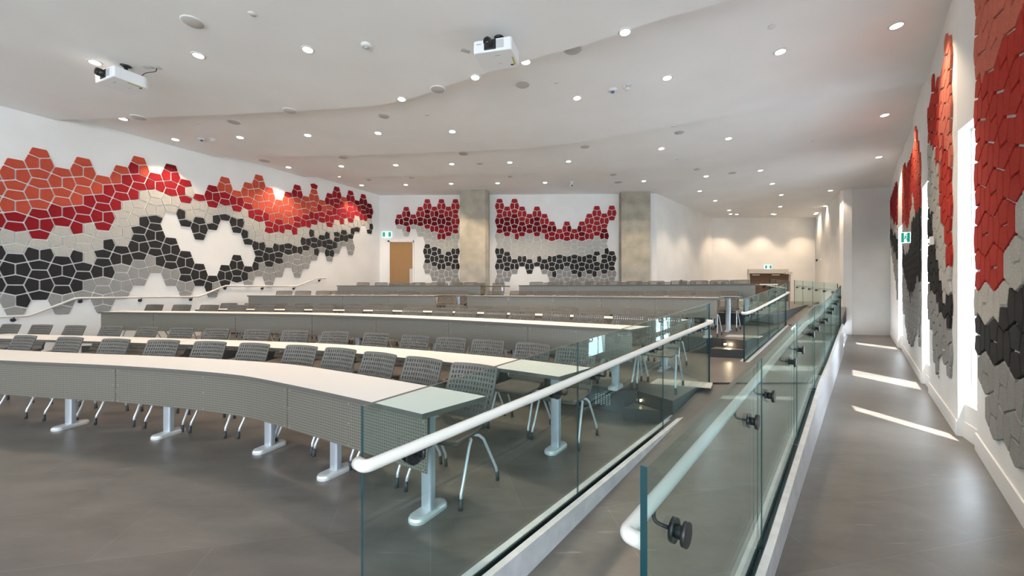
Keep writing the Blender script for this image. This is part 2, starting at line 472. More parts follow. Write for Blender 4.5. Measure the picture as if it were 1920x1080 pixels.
wallseg('wall_near', (1.55,.55), (1.55,-5.1), -.6, 5.5, .25, -1)
SEGS = [((1.6,.58), (4.862,4.015)), ((5.123,4.412), (6.793,6.246)), ((7.36,6.89), (10.79,10.6)), ((11.27,11.2), (14.05,14.26))]
for i, (a, b) in enumerate(SEGS):
    wallseg('wall_right' if i == 0 else 'wall_right_%s' % ('near', 'middle', 'far')[i-1], a, b, -.3, 5.5, .16, 1)
    A = Vector(a); B_ = Vector(b); t = (B_-A).normalized(); n = Vector((-t.y, t.x))
    m = MB(); p = [A-t*.0, B_+t*.012, B_+n*.016+t*.012, A+n*.016]
    m.prism([tuple(q) for q in p], -.22, -.04); bevel(struct('baseboard_right' if i == 0 else 'baseboard_right_%s' % ('near', 'middle', 'far')[i-1], m, M['base']), .004)
m = MB(); m.prism([(12.6,14.6),(12.59,14.575),(14.04,14.19),(14.05,14.22)], -.22, -.04); struct('baseboard_end', m, M['base'])
SILL, HEAD = .16, 3.28
for i in range(3):
    a = Vector(SEGS[i][1]); b = Vector(SEGS[i+1][0]); t = (b-a).normalized(); n = Vector((t.y, -t.x))
    o_ = n*.10
    m = MB()
    m.prism([tuple(a-t*.02+n*.05), tuple(b+t*.02+n*.05), tuple(b+t*.02+n*.16), tuple(a-t*.02+n*.16)], -.3, SILL)
    m.prism([tuple(a-t*.02+n*.0), tuple(b+t*.02+n*.0), tuple(b+t*.02+n*.16), tuple(a-t*.02+n*.16)], HEAD, 5.5)
    struct('wall_window_%s' % ('near', 'middle', 'far')[i], m, M['wall'])
    w = empty('window_%d' % (i+1), (a.x, a.y, 0)); tag(w, kind='structure')
    def rel(p): return (p.x-a.x, p.y-a.y)
    m = MB()
    L_ = (b-a).length
    for (s0, s1, z0, z1) in ((0,L_,SILL,SILL+.035),(0,L_,HEAD-.035,HEAD),(0,.03,SILL,HEAD),(L_-.03,L_,SILL,HEAD)):
        q = [a+t*s0+n*.10, a+t*s1+n*.10, a+t*s1+n*.14, a+t*s0+n*.14]
        m.prism([rel(p) for p in q], z0, z1)
    m.build('window_frame', M['winframe'], w)
    m = MB(); q = [a+t*.02+n*.118, b-t*.02+n*.118, b-t*.02+n*.126, a+t*.02+n*.126]
    m.prism([rel(p) for p in q], SILL+.02, HEAD-.02); m.build('window_pane', M['pane'], w)
    m = MB(); q = [a+n*.05, b+n*.05, b+n*.034, a+n*.034]
    m.prism([rel(p) for p in q], -.22, -.04); m.build('baseboard', M['base'], w)

for i in range(3):
    a = Vector(SEGS[i][1]); b = Vector(SEGS[i+1][0]); t = (b-a).normalized(); n = Vector((t.y, -t.x)); c = (a+b)/2+n*.20
    l = light('window_daylight', 'AREA', (c.x, c.y, (SILL+HEAD)/2), (42, 64, 60)[i], (.72,.86,1.0), shape='RECTANGLE', size=(b-a).length-.06, size_y=HEAD-SILL-.1)
    aim(l, (-n.x, -n.y, .12))

# concrete columns standing in front of the back wall
m = MB(); m.prism([(-1.99,14.6),(-1.02,14.6),(-.90,14.78),(-.90,15.6),(-1.99,15.6)], .5, 5.4)
tag(struct('wall_column_left', m, M['concrete']))
m = MB(); m.prism([(4.24,14.88),(5.36,14.86),(5.40,15.45),(4.24,15.45)], .5, 5.4)
struct('wall_column_right', m, M['concrete'])

# ------------------------------------------------------------------ stepped ceiling
EA = [(-11,7.72),(-9.30,7.73),(-6.97,7.59),(-4.95,7.43),(-3.21,7.23),(-2.33,7.07),(-1.97,6.89),(-1.41,6.65),(-1.0,6.375),(-.66,6.21),(.32,5.68),(.74,5.495),(1.26,5.24),(1.87,4.866),(2.48,4.58),(3.1,4.15),(3.6,3.75),(4.28,3.28)]
EB = [(-10,10.2),(-8.06,10.21),(-4.51,10.15),(-.13,9.69),(1.05,9.41),(2.39,8.915),(3.44,8.336),(4.25,7.85),(5.06,7.44),(5.93,7.03),(7.16,6.62)]
EC = [(-9,12.6),(-6.71,12.54),(-1.02,12.30),(3.12,11.81),(6.74,10.97),(7.64,10.41),(9.82,9.53)]
EA, EB, EC = [[tuple(p) for p in crom(e, 5)] for e in (EA, EB, EC)]
def ceil(name, poly, z):
    m = MB(); m.prism(poly, z, 5.7)
    o = struct(name, m, M['ceil'])
    bm = bmesh.new(); bm.from_mesh(o.data); bmesh.ops.triangulate(bm, faces=[f for f in bm.faces if len(f.verts) > 4])
    bm.to_mesh(o.data); bm.free()
ceil('ceiling', [(-17,-5.4),(1.7,-5.4),(1.7,.55)]+EA[::-1]+[(-15,7.5)], ZC[0])
ceil('ceiling_second_step', EA+[(4.95,4.0),(5.2,4.36)]+EB[::-1], ZC[1])
ceil('ceiling_third_step', EB+[(7.44,6.86)]+EC[::-1], ZC[2])
ceil('ceiling_fourth_step', EC+[(10.86,10.6),(14.3,14.3),(17,14.6),(18.5,21.5),(-8,21.5)], ZC[3])
def ceiling_z(x, y):
    def yat(e):
        for (a, b), (c, d) in zip(e[:-1], e[1:]):
            if a <= x <= c: return b+(d-b)*(x-a)/(c-a+1e-9)
        return e[0][1] if x < e[0][0] else e[-1][1]
    return ZC[sum(y > yat(e) for e in (EA, EB, EC))]

# ------------------------------------------------------------------ desks
def sheet(mb, A, B_, mi=0):
    pass
def desk(key, zf, label, panel, sub=None, legs=(), foot='round', seams=None, group=None, right_cut=True, depth=.50):
    C = ROWC[key]
    if sub: C = C[sub[0]:sub[1]]
    N = norms(C)
    O = C[len(C)//2]
    root = empty('lecture_desk', (O.x, O.y, zf))
    tag(root, label, 'desk', group)
    def r(p): return (p.x-O.x, p.y-O.y)
    back = [C[i]+N[i]*depth for i in range(len(C))]
    if right_cut:                          # right end is cut parallel to the ramp
        e = C[-1]; b = e+D*depth/ max(.5, abs(D.dot(N[-1])))
        back = [p for i, p in enumerate(back) if (p-e).dot(D) < 1.0 and (p.x-.915*p.y) < (b.x-.915*b.y)-.02][:]
        back.append(b)
    top = [r(p) for p in C]; bk = [r(p) for p in back]
    m = MB()
    zt = .735
    poly = top+bk[::-1]
    n = len(poly)
    m.prism(poly, zt-.032, zt, 0, 1)
    t = m.build('tabletop', [M['whitetop'], M['edge']], root)
    bm = bmesh.new(); bm.from_mesh(t.data)
    for f in bm.faces:
        if f.normal.z < -.5: f.material_index = 1
    bmesh.ops.triangulate(bm, faces=[f for f in bm.faces if len(f.verts) > 4]); bm.to_mesh(t.data); bm.free()
    if panel:
        P = [C[i]+N[i]*.045 for i in range(len(C))]
        S = [0.0]
        for a, b in zip(P[:-1], P[1:]): S.append(S[-1]+(b-a).length)
        cuts = [0.0]+[S[-1]*q for q in (seams or [])]+[S[-1]]
        def at(s):
            s = min(max(s, 0), S[-1])
            for i in range(len(S)-1):
                if s <= S[i+1]+1e-9:
                    k = (s-S[i])/(S[i+1]-S[i]); return P[i].lerp(P[i+1], k)
            return P[-1]
        for a, b in zip(cuts[:-1], cuts[1:]):
            a += .004; b -= .004
            K = max(2, int((b-a)/.12)); q = [at(a+(b-a)*i/K) for i in range(K+1)]
            z0, z1 = zt-.032-.335, zt-.034
            v = []; f = []; uvs = []
            for i, p in enumerate(q):
                nn = (at(a+(b-a)*i/K+.02)-at(a+(b-a)*i/K-.02)).normalized(); nn = Vector((-nn.y, nn.x))*.003
                s = (b-a)*i/K
                for pp in (p, p+nn):
                    for z in (z0, z1): v.append((pp.x-O.x, pp.y-O.y, z)); uvs.append((s, z))
            for i in range(K):
                b0 = i*4; b1 = b0+4
                f += [(b0, b1, b1+1, b0+1), (b0+3, b1+3, b1+2, b0+2), (b0+1, b1+1, b1+3, b0+3), (b0+2, b1+2, b1, b0)]
            f += [(0,1,3,2), (K*4+2, K*4+3, K*4+1, K*4)]
            rvt = []
            me = bpy.data.meshes.new('modesty_panel'); me.from_pydata(v, [], f); me.materials.append(M['perf'])
            uvl = me.uv_layers.new(name='UVMap')
            for lp in me.loops: uvl.data[lp.index].uv = uvs[lp.vertex_index]
            o = bpy.data.objects.new('modesty_panel', me); link(o, root)
            for s in (a+.03, (a+b)/2, b-.03):       # rivets
                for z in (z0+.02, (z0+z1)/2, z1-.03):
                    pq = at(s); tt = (at(s+.02)-at(s-.02)).normalized(); nn = Vector((tt.y, -tt.x))
                    rvt.append(((pq.x-O.x, pq.y-O.y), tt, nn, z))
            bm = bmesh.new(); bm.from_mesh(me); me.materials.append(M['castalu'])
            for c_, tt, nn, z in rvt:
                cc = Vector((c_[0]+nn.x*.0, c_[1]+nn.y*.0, z)); T3_ = Vector((tt.x, tt.y, 0)); N3 = Vector((nn.x, nn.y, 0))
                vv = [bm.verts.new(cc+T3_*.0035*math.cos(k*PI/3)+Vector((0,0,.0035*math.sin(k*PI/3)))+N3*.003) for k in range(6)]
                fc = bm.faces.new(vv); fc.material_index = 1
            bm.to_mesh(me); bm.free()
    for (x, y) in legs:
        # nearest curve point gives the direction of the foot
        i = min(range(len(C)), key=lambda i: (C[i]-Vector((x, y))).length)
        nn = N[i]; tt = Vector((nn.y, -nn.x)); c = (x-O.x, y-O.y)
        m = MB()
        # shaft: rounded rectangular aluminium extrusion
        pr = []
        hw, hd = .045, .028
        for k in range(16):
            a = 2*PI*k/16; ca, sa = math.cos(a), math.sin(a)
            px_ = hw*math.copysign(abs(ca)**.45, ca); py_ = hd*math.copysign(abs(sa)**.45, sa)
            pr.append((c[0]+tt.x*px_+nn.x*py_, c[1]+tt.y*px_+nn.y*py_))
        m.prism(pr, .035, zt-.035)
        q = [c[0]-nn.x*.17-tt.x*.03, c[1]-nn.y*.17-tt.y*.03]
        m.obox(c, nn, tt, .13, .025, zt-.060, zt-.032)
        lg = m.build('leg', M['alu'], root)
        m = MB()
        if foot == 'round':
            def oval(L_, W):
                out = []
                for k in range(28):
                    a = 2*PI*k/28; ca, sa = math.cos(a), math.sin(a)
                    u = W*ca; v_ = W*sa+(L_-W)*(1 if sa > 1e-6 else (-1 if sa < -1e-6 else 0))
                    out.append((c[0]+tt.x*u+nn.x*v_, c[1]+tt.y*u+nn.y*v_))
                return out
            base = None
            rings = [(.150,.062,0.0),(.150,.062,.018),(.142,.054,.032),(.120,.040,.038)]
            vs = []
            for L_, W, z in rings: vs += [(p[0], p[1], z) for p in oval(L_, W)]
            fs = []
            for a in range(3):
                for k in range(28): fs.append((a*28+k, a*28+(k+1) % 28, (a+1)*28+(k+1) % 28, (a+1)*28+k))
            fs += [tuple(range(27, -1, -1)), tuple(range(84, 112))]
            m.add(vs, fs)
            m.build('foot', M['castalu'], lg)
        else:
            m.obox(c, nn, tt, .24, .035, 0, .022); m.obox(c, nn, tt, .10, .045, .022, .036)
            bevel(m.build('foot', M['alu'], lg), .004)
    return root

def feet(key, d, px_list):
    """points on the row's offset line at given fractions of its length"""
    C = offs(ROWC[key], d); S = [0.0]
    for a, b in zip(C[:-1], C[1:]): S.append(S[-1]+(b-a).length)
    out = []
    for q in px_list:
        s = q*S[-1]
        for i in range(len(S)-1):
            if s <= S[i+1]+1e-9:
                p = C[i].lerp(C[i+1], (s-S[i])/(S[i+1]-S[i])); out.append((p.x, p.y)); break
    return out

desk('1', 0, 'long curved white-topped desk with perforated front panel, nearest row on the open floor', True,
     legs=[(-6.3,4.45),(-4.70,4.09),(-3.45,3.86),(-2.22,3.52),(-1.40,3.05),(-.545,2.50)], seams=[.06,.475,.79])
C2 = ROWC['2']; cut = 31
desk('2', 0, 'white-topped desk without front panel in second row, left length beyond the seam', False, sub=(0, cut),
     legs=[(-7.6,6.02),(-6.0,5.69),(-4.95,5.49)], right_cut=False)
ROWC['2b'] = [C2[cut-1]+(C2[cut]-C2[cut-1]).normalized()*.012]+C2[cut:]
desk('2b', 0, 'curved white-topped desk without front panel in second row, ending beside the glass', False,
     legs=[(-3.55,5.18),(-2.0,4.75),(-.85,4.2),(.40,3.50)])
desk('3', T1, 'curved desk with perforated panel on the first raised tier, front one', True,
     legs=feet('3', .27, [.06,.22,.38,.54,.70,.84,.975]), seams=[.12,.30,.46,.60,.74,.87])
desk('4', T1, 'white-topped desk without front panel at the back of the first tier', False,
     legs=feet('4', .25, [.05,.28,.5,.7,.86,.975]), foot='flat')
desk('5L', T2, 'left desk with perforated panel at the front of the second tier', True, legs=feet('5L', .27, [.08,.5,.92]), seams=[.25,.5,.75], right_cut=False)
desk('5R', T2, 'right desk with perforated panel at the front of the second tier', True, legs=feet('5R', .27, [.05,.35,.65,.965]), seams=[.2,.4,.6,.8])
desk('6L', T2, 'left open desk without panel at the back of the second tier, beside the aisle', False, legs=feet('6L', .25, [.06,.5,.94]), foot='flat', right_cut=False)
desk('6R', T2, 'right open desk without panel at the back of the second tier', False, legs=feet('6R', .25, [.05,.35,.65,.965]), foot='flat')
desk('7L', T3, 'left desk with perforated panel on the topmost tier, before the wooden door', True, legs=feet('7L', .27, [.08,.5,.92]), seams=[.33,.66], right_cut=False)
desk('7R', T3, 'right desk with perforated panel on the topmost tier', True, legs=feet('7R', .27, [.05,.35,.65,.965]), seams=[.25,.5,.75])
desk('8L', T3, 'left rearmost desk without panel, close to the back wall', False, legs=feet('8L', .25, [.06,.5,.95]), foot='flat', right_cut=False)
desk('8R', T3, 'right rearmost desk without panel, close to the back wall', False, legs=feet('8R', .25, [.05,.35,.65,.95]), foot='flat')

# ------------------------------------------------------------------ chairs
def chair_meshes():
    me = {}
    # seat: shallow dished shell, local -y is the front
    m = MB(); nx, ny = 12, 12
    def P(u, v, top):
        # u,v in -1..1, superellipse outline
        x = u*.225; y = v*.215
        k = 1-.10*max(0, v)*1.0
        x *= k
        if abs(u) > .75 and abs(v) > .75: pass
        z = .445-.018*(1-u*u)*(1-v*v)-.022*max(0, -v)**3*1.0+.02*max(0, v)**2
        return (x*(1-.06*v*v), y*(1-.08*u*u), z if top else z-.016-.0*u)
    vs = []
    for top in (1, 0):
        for j in range(ny+1):
            for i in range(nx+1): vs.append(P(-1+2*i/nx, -1+2*j/ny, top))
    n1 = (nx+1)*(ny+1); fs = []
    for j in range(ny):
        for i in range(nx):
            a = j*(nx+1)+i; fs.append((a, a+1, a+nx+2, a+nx+1)); fs.append((n1+a, n1+a+nx+1, n1+a+nx+2, n1+a+1))
    for i in range(nx):
        a = i; fs.append((a+1, a, n1+a, n1+a+1)); a = ny*(nx+1)+i; fs.append((a, a+1, n1+a+1, n1+a))
    for j in range(ny):
        a = j*(nx+1); fs.append((a, a+nx+1, n1+a+nx+1, n1+a)); a = j*(nx+1)+nx; fs.append((a+nx+1, a, n1+a, n1+a+nx+1))
    m.add(vs, fs, 0, True)
    me['seat'] = m.mesh('seat', [M['seat']])
    # backrest: curved shell with a grid of upright slots
    nc, nr = 15, 9
    xs = [-1.0, -.90]; w = 1.80/(nc+(nc-1)*.95)
    x = -.90+w*.0
    for i in range(nc):
        xs.append(x+w*.85) ; x += w*.85
        if i < nc-1: xs.append(x+w*1.05); x += w*1.05
    xs = xs[:]; sc_ = .90/xs[-1] if xs[-1] else 1
    xs = [-1.0]+[-.90+(q+.90)*(1.80/(xs[-1]+.90)) for q in xs[1:]]+[1.0]
    zs = [0.0, .10]; z = .10; hh = .84/(nr+(nr-1)*.60)
    for j in range(nr):
        z += hh; zs.append(z)
        if j < nr-1: z += hh*.60; zs.append(z)
    zs = zs+[1.0]
    def Q(u, t, f):
        wd = .232-.010*t
        xx = u*wd
        zz = .475+.380*t-.004*u*u*t
        yy = .175+.165*t+.012*math.sin(PI*t)-.024*u*u
        if abs(u) == 1.0 and (t == 0.0 or t == 1.0): xx *= .985; zz += -.005 if t == 1 else .005
        return (xx, yy+(.011 if f else 0), zz)
    nX, nZ = len(xs), len(zs)
    vs = []
    for f in (0, 1):
        for zt in zs:
            for u in xs: vs.append(Q(u, zt, f))
    n1 = nX*nZ; fs = []
    def hole(i, j): return 1 <= i < nX-2 and 1 <= j < nZ-2 and (i-1) % 2 == 0 and (j-1) % 2 == 0
    for j in range(nZ-1):
        for i in range(nX-1):
            a = j*nX+i; q = (a, a+1, a+nX+1, a+nX)
            if not hole(i, j):
                fs.append(q); fs.append(tuple(n1+k for k in q[::-1]))
            else:
                for s in range(4): k, l = q[s], q[(s+1) % 4]; fs.append((k, l, n1+l, n1+k))
    for i in range(nX-1):
        fs.append((i+1, i, n1+i, n1+i+1)); a = (nZ-1)*nX+i; fs.append((a, a+1, n1+a+1, n1+a))
    for j in range(nZ-1):
        a = j*nX; fs.append((a, a+nX, n1+a+nX, n1+a)); a += nX-1; fs.append((a+nX, a, n1+a, n1+a+nX))
    m = MB(); m.add(vs, fs, 0, False)
    me['backrest'] = m.mesh('backrest', [M['plastic']], fixn=False)
    for s in (-1, 1):
        m = MB(); m.tube([(s*.16,.02,.418),(s*.185,.17,.425),(s*.20,.20,.455),(s*.208,.205,.52),(s*.20,.262,.66)], [.013,.014,.014,.012,.009], 8)
        me['back_support', s] = m.mesh('back_support', [M['seat']])
    def leg(sx, front):
        s = -1 if front else 1
        m = MB()
        if front:
            pts = [(sx*.10,.01,.408),(sx*.18,-.005,.410),(sx*.214,-.03,.402),(sx*.226,-.07,.365),(sx*.236,-.15,.16),(sx*.240,-.18,.10),(sx*.244,-.188,.055)]
        else:
            pts = [(sx*.10,.03,.408),(sx*.18,.045,.410),(sx*.214,.07,.402),(sx*.226,.11,.365),(sx*.240,.225,.16),(sx*.244,.258,.10),(sx*.248,.266,.055)]
        m.tube(pts, .0105, 10)
        a = m.mesh('leg', [M['chrome']])
        x, y, z = pts[-1]
        m = MB(); m.tube([(x, y-s*.0+0, .072), (x+sx*.001, y+s*.004, 0.0)], [.0125, .0145], 10)
        b = m.mesh('foot_cap', [M['rubber']])
        return a, b
    me['legs'] = [leg(sx, fr) for sx in (-1, 1) for fr in (True, False)]
    return me
CM = chair_meshes()
def make_chair():
    r = empty('stacking_chair')
    for k in ('seat', 'backrest', ('back_support', -1), ('back_support', 1)):
        link(bpy.data.objects.new(CM[k].name.split('.')[0], CM[k]), r)
    for a, b in CM['legs']:
        l = link(bpy.data.objects.new('leg', a), r); link(bpy.data.objects.new('foot_cap', b), l)
    return r
def copy_tree(o, parent=None):
    c = o.copy(); COL.objects.link(c); c.parent = parent
    for ch in list(o.children): copy_tree(ch, c)
    return c

CHAIRS = {"1":[[-6.51,4.77,-13],[-5.69,4.58,-13],[-4.93,4.41,-11],[-4.23,4.3,-9],[-3.58,4.17,-12],[-2.99,4.02,-15],[-2.38,3.85,-17],[-1.9,3.66,-28],[-1.42,3.39,-29],[-0.95,3.12,-31],[-0.46,2.82,-32]],
 "2":[[-8.92,6.49,-10],[-8.22,6.37,-10],[-7.5,6.24,-10],[-6.73,6.1,-10],[-6.01,5.96,-11],[-5.33,5.83,-11],[-4.66,5.69,-12],[-3.94,5.55,-11],[-3.28,5.4,-13],[-2.63,5.26,-14],[-2.01,5.06,-21],[-1.4,4.79,-25],[-0.9,4.56,-26],[-0.43,4.33,-26],[0.06,4.06,-31],[0.5,3.76,-35]],
 "3":[[-7.95,8.19,-8],[-7.25,8.09,-8],[-6.57,7.99,-9],[-5.9,7.88,-10],[-5.23,7.76,-11],[-4.54,7.62,-11],[-3.88,7.48,-11],[-3.23,7.33,-19],[-2.58,7.06,-24],[-1.94,6.77,-25],[-1.37,6.49,-26],[-0.93,6.27,-27],[-0.43,6.01,-30],[0.0,5.73,-35],[0.48,5.4,-33],[0.91,5.13,-33],[1.38,4.82,-33],[1.73,4.59,-33]],
 "4":[[-6.99,9.13,-6],[-6.36,9.07,-5],[-5.69,9.01,-6],[-5.05,8.93,-7],[-4.44,8.84,-10],[-3.79,8.71,-12],[-3.24,8.58,-14],[-2.65,8.43,-15],[-1.95,8.24,-16],[-1.35,8.05,-20],[-0.77,7.78,-29],[-0.17,7.46,-23],[0.37,7.24,-24],[0.88,6.96,-31],[1.37,6.63,-35],[1.9,6.26,-35],[2.36,5.92,-36]],
 "5L":[[-6.42,10.53,-1],[-5.89,10.52,-1],[-5.31,10.51,-1],[-4.77,10.49,-3],[-4.19,10.44,-6],[-3.63,10.36,-9],[-2.98,10.24,-12],[-2.36,10.1,-13]],
 "5R":[[-0.53,9.56,-20],[0.04,9.36,-20],[0.66,9.13,-21],[1.17,8.92,-24],[1.64,8.69,-27],[2.03,8.47,-30],[2.42,8.23,-32],[2.84,7.96,-33],[3.29,7.65,-36],[3.69,7.35,-36]],
 "6L":[[-5.54,11.81,-3],[-4.96,11.78,-2],[-4.39,11.76,-3],[-3.81,11.72,-4],[-3.24,11.66,-6],[-2.67,11.59,-9],[-2.08,11.49,-10],[-1.63,11.4,-10]],
 "6R":[[0.3,10.76,-19],[0.91,10.56,-19],[1.47,10.36,-20],[2.05,10.13,-24],[2.55,9.89,-27],[3.01,9.63,-30],[3.47,9.34,-32],[3.94,9.04,-35],[4.34,8.74,-38],[4.7,8.46,-38]],
 "7L":[[-5.17,13.03,-0],[-4.54,13.03,-0],[-3.88,13.03,-1],[-3.24,13.01,-3],[-2.6,12.95,-6],[-1.96,12.86,-9],[-1.44,12.77,-10]],
 "7R":[[0.7,12.21,-17],[1.29,12.04,-16],[1.86,11.87,-17],[2.4,11.7,-19],[2.99,11.47,-22],[3.55,11.22,-25],[4.08,10.96,-27],[4.6,10.68,-30],[5.02,10.43,-32],[5.42,10.14,-37],[5.78,9.85,-40]],
 "8L":[[-4.49,14.28,-1],[-3.88,14.28,-0],[-3.27,14.27,-1],[-2.67,14.25,-3],[-2.03,14.21,-5],[-1.27,14.13,-7],[-0.53,14.04,-7]],
 "8R":[[1.27,13.45,-14],[1.86,13.3,-14],[2.46,13.15,-15],[3.05,12.98,-16],[3.68,12.78,-19],[4.28,12.55,-21],[4.88,12.3,-24],[5.5,12.01,-26],[6.02,11.74,-29],[6.45,11.45,-36]]}
ROWTXT = {'1': ('at the nearest desk row', 'on the open floor'), '2': ('in the second row', 'at the open desk'), '3': ('in front row of first tier', ''),
 '4': ('in back row of first tier', ''), '5L': ('at left front desk of second tier', ''), '5R': ('at right front desk of second tier', ''),
 '6L': ('at left back desk of second tier', ''), '6R': ('at right back desk of second tier', ''),
 '7L': ('at left front desk of top tier', ''), '7R': ('at right front desk of top tier', ''),
 '8L': ('at the left rearmost desk', ''), '8R': ('at the right rearmost desk', '')}
TIERZ = {'1': 0, '2': 0, '3': T1, '4': T1, '5': T2, '6': T2, '7': T3, '8': T3}
proto = None
rnd = random.Random(3)
for key in ('1','2','3','4','5L','5R','6L','6R','7L','7R','8L','8R'):
    lst = CHAIRS[key]
    for i, (x, y, a) in enumerate(lst):
        if proto is None: c = proto = make_chair()
        else: c = copy_tree(proto)
        c.location = (x, y, TIERZ[key[0]]); c.rotation_euler = (0, 0, math.radians(a+rnd.uniform(-3, 3)))
        c['category'] = 'chair'
        n = len(lst)
        if i == n-1: pos = 'last on the right'
        elif i == 0: pos = 'leftmost'
        else: pos = ordw(i+1)+' from the left'
        c['label'] = 'dark grey slotted chair %s, %s' % (ROWTXT[key][0], pos)
        c['group'] = 'grey chairs %s' % ROWTXT[key][0]

# ------------------------------------------------------------------ felt wall tiles
# one line per column of the left wall: height of the first pair, then T L R B colour codes per repeat
def table(s):
    return [(float(l.split()[0]), ''.join(l.split()[1:])) for l in s.strip().splitlines()]
LEFT = table("""353 OOOO ORRR GKKK KKKH
328.3 OOOO OOOR RGGG KKKK KHKH
307.5 OOOO OOOO RRRR GKKK KKKK
342.8 OOOO ORRR GGGG KKKK KHHH
323.3 OOOO OORR RRGG GKGK KKHH
353.3 OORR RRRR GGKK KKKH HHHH
334 OORR RRGG GGGG KKKH HHHH
317.5 OROR RRGG GGKK KKKK HHHH
347.5 RRRG GGGK KKKK KHKH
329 DRRR RGGG .... KKKK KHHH
358 RRGR GKGK .... KKKK KHHH
386.7 RGGG KKKK .... KKKK
368 RRRR GGKK .... .... KKHH
353.3 OOOR RGGK .... .... KKKK
378.3 ORRR GKKK .... KKKK K...
362.2 OOOO RGRG GKGK .... KKHH
345.7 OOOO OOOR RGGG GKKK KKHH
371 OOOO OROR RGGG KKKK HHHH
391.8 OOOO RRRG GKKK KHHH
377.9 ROOO OOOR GGGK KHHH
364.8 RRRO OOOR RRGG GKKH HHHH
385.7 OOOO RRRG GKKK HHHH
339.2 ...R OOOO ORRR GKGK KHKH
392.7 OROR RGGG KKKH
378.8 RRRO RRRR GKGK KKKH
366.6 RRRR RRRR GGGK KKHH
386.6 OROR RRGG KKKH
373.5 RRRR RRRR GGKK HHHH
391.8 DRDR GGGK
379.6 RDDD DRRG
398.8 DDDD GGKK""")
BACK1 = table("""335 MDDG
250 MMDD DGRG
335 MDDG
250 MMMD DGGG
163 MMMD DDDR GGGG KKKK KHHH
247 MMDD DRRG GGGK KKKK HHHH
163 MMMM DDDD RRRG GKGK KKKH HHH.
247 MMMD DRRR GGGG KKKK HHHH
163 MMMM MMMR RGGG GKKK KKKH HHH.""")
BACK2 = table("""160 MMMM MDDD RGGG GKKK KKKH HHH.
247 MMMD DDDR GGGG KKKK KHHH
160 MMMM DDDD RGRG GGGG KKKH
247 MMMM DDDR GGGG GKKK
330 MMDD RGGG GGGG KKKK
247 MMMD DDDR GGGG GGKK
330 MMMD RGRG GGGG KKKH
415 MDDR RGGG GKKK KHKH
500 MRRG GGGK KKKH HHH.
415 MMDR RGGG GKKK HHHH
500 MRRG GGGK KKKK HHH.
415 MDMD RGGG GKKK KKHH
328 MMMM MRMG GGGK KKKK HHH.
240 MMMM MMMR GGGG KKGK KKHH
325 MMMM DDDG GGKK KKKK HHH.
237 MMMM .... .... KKKK KHHH""")
# right wall: heights of the colour boundaries along the wall
RIGHT=[
 dict(Y0=2.4,Y1=4.0,V=0.65,h=0.36,
  top=[(2.64,4.18),(4.83,6.45)],
  OR=[(2.64,3.45),(2.78,3.5),(2.95,3.54),(3.11,3.46),(3.31,3.52),(3.45,3.37),(3.66,3.46),(3.85,3.55)],
  RG=[(2.69,2.21),(2.86,2.16),(2.91,1.87),(3.07,1.81),(3.22,1.51),(3.66,1.44)],
  GK=[(2.69,1.56),(2.86,1.53),(2.99,1.45),(3.07,1.26),(3.2,1.18),(3.41,1.13),(3.66,1.19)],
  KH=[(2.73,0.9),(2.89,0.86),(3.03,0.78),(3.2,0.84),(3.34,0.65),(3.46,0.85),(3.66,0.79)],
  bot=[(2.69,0.05),(2.82,0.22),(3.01,0.33),(3.13,0.23),(3.31,-0.02),(3.41,0.18),(3.61,0.29),(3.75,0.46)],
 ),
 dict(Y0=4.62,Y1=6.2,V=0.605,h=0.31,
  top=[(4.73,4.63),(4.84,4.68),(4.96,4.58),(5.09,4.38),(5.29,4.42),(5.59,4.36),(5.84,4.66),(6.15,4.39),(6.35,4.68),(6.5,4.29)],
  OR=[(4.73,3.06),(5.12,3.47),(5.33,3.04),(5.36,5.51),(6.5,6.37)],
  RG=[(4.73,1.81),(4.9,1.82),(5.03,2.14),(5.22,2.61),(5.44,3.22),(5.71,3.51),(6.01,3.66),(6.25,4.09)],
  GK=[(4.73,1.35),(4.99,1.34),(5.16,1.48),(5.4,1.75),(5.59,2.03),(5.84,2.58),(6.1,2.8)],
  KH=[(4.73,1.05),(4.96,1.03),(5.22,1.05),(5.51,1.33),(5.84,1.45),(6.1,1.49)],
  bot=[(4.73,0.43),(4.96,0.45),(5.16,0.87),(5.4,0.36),(5.63,0.35),(5.84,0.68),(6.1,0.98)],
 ),
 dict(Y0=6.95,Y1=10.5,V=0.6,h=0.3,
  top=[(6.97,3.91),(7.32,4.34),(7.72,4.66),(8.07,4.3),(8.55,4.38),(9.1,4.39),(9.85,4.69),(10.43,4.7),(10.74,4.43)],
  OR=[(6.97,3.48),(7.89,3.75),(7.98,7.48),(9.85,8.9),(9.99,3.87),(11.08,4.14)],
  RG=[(6.97,2.99),(7.4,2.93),(7.72,3.11),(8.07,3.54),(8.45,3.2),(8.98,3.0),(9.59,3.04),(10.74,3.46)],
  GK=[(6.97,2.96),(7.72,2.98),(8.26,2.88),(8.66,2.47),(9.1,2.27),(9.85,2.47),(10.74,3.01)],
  KH=[(6.97,1.69),(7.56,1.6),(8.07,1.44),(8.55,1.18),(9.59,1.78),(10.74,2.26)],
  bot=[(6.97,0.91),(7.1,0.43),(7.4,0.88),(7.89,0.4),(8.55,0.08),(9.59,0.58),(10.74,1.22)],
 ),
 dict(Y0=11.3,Y1=13.9,V=0.6,h=0.3,
  top=[(10.82,4.22),(11.28,4.5),(12.15,4.82),(13.16,4.73)],
  OR=[(10.39,9.31),(13.16,11.41)],
  RG=[(10.82,3.17),(11.97,3.52),(13.16,3.91)],
  GK=[(10.82,3.02),(11.97,3.19),(13.16,3.54)],
  KH=[(10.82,2.27),(11.79,2.51),(13.16,2.99)],
  bot=[(10.82,1.22),(11.28,1.05),(11.97,1.86),(13.16,2.63)],
 ),
]


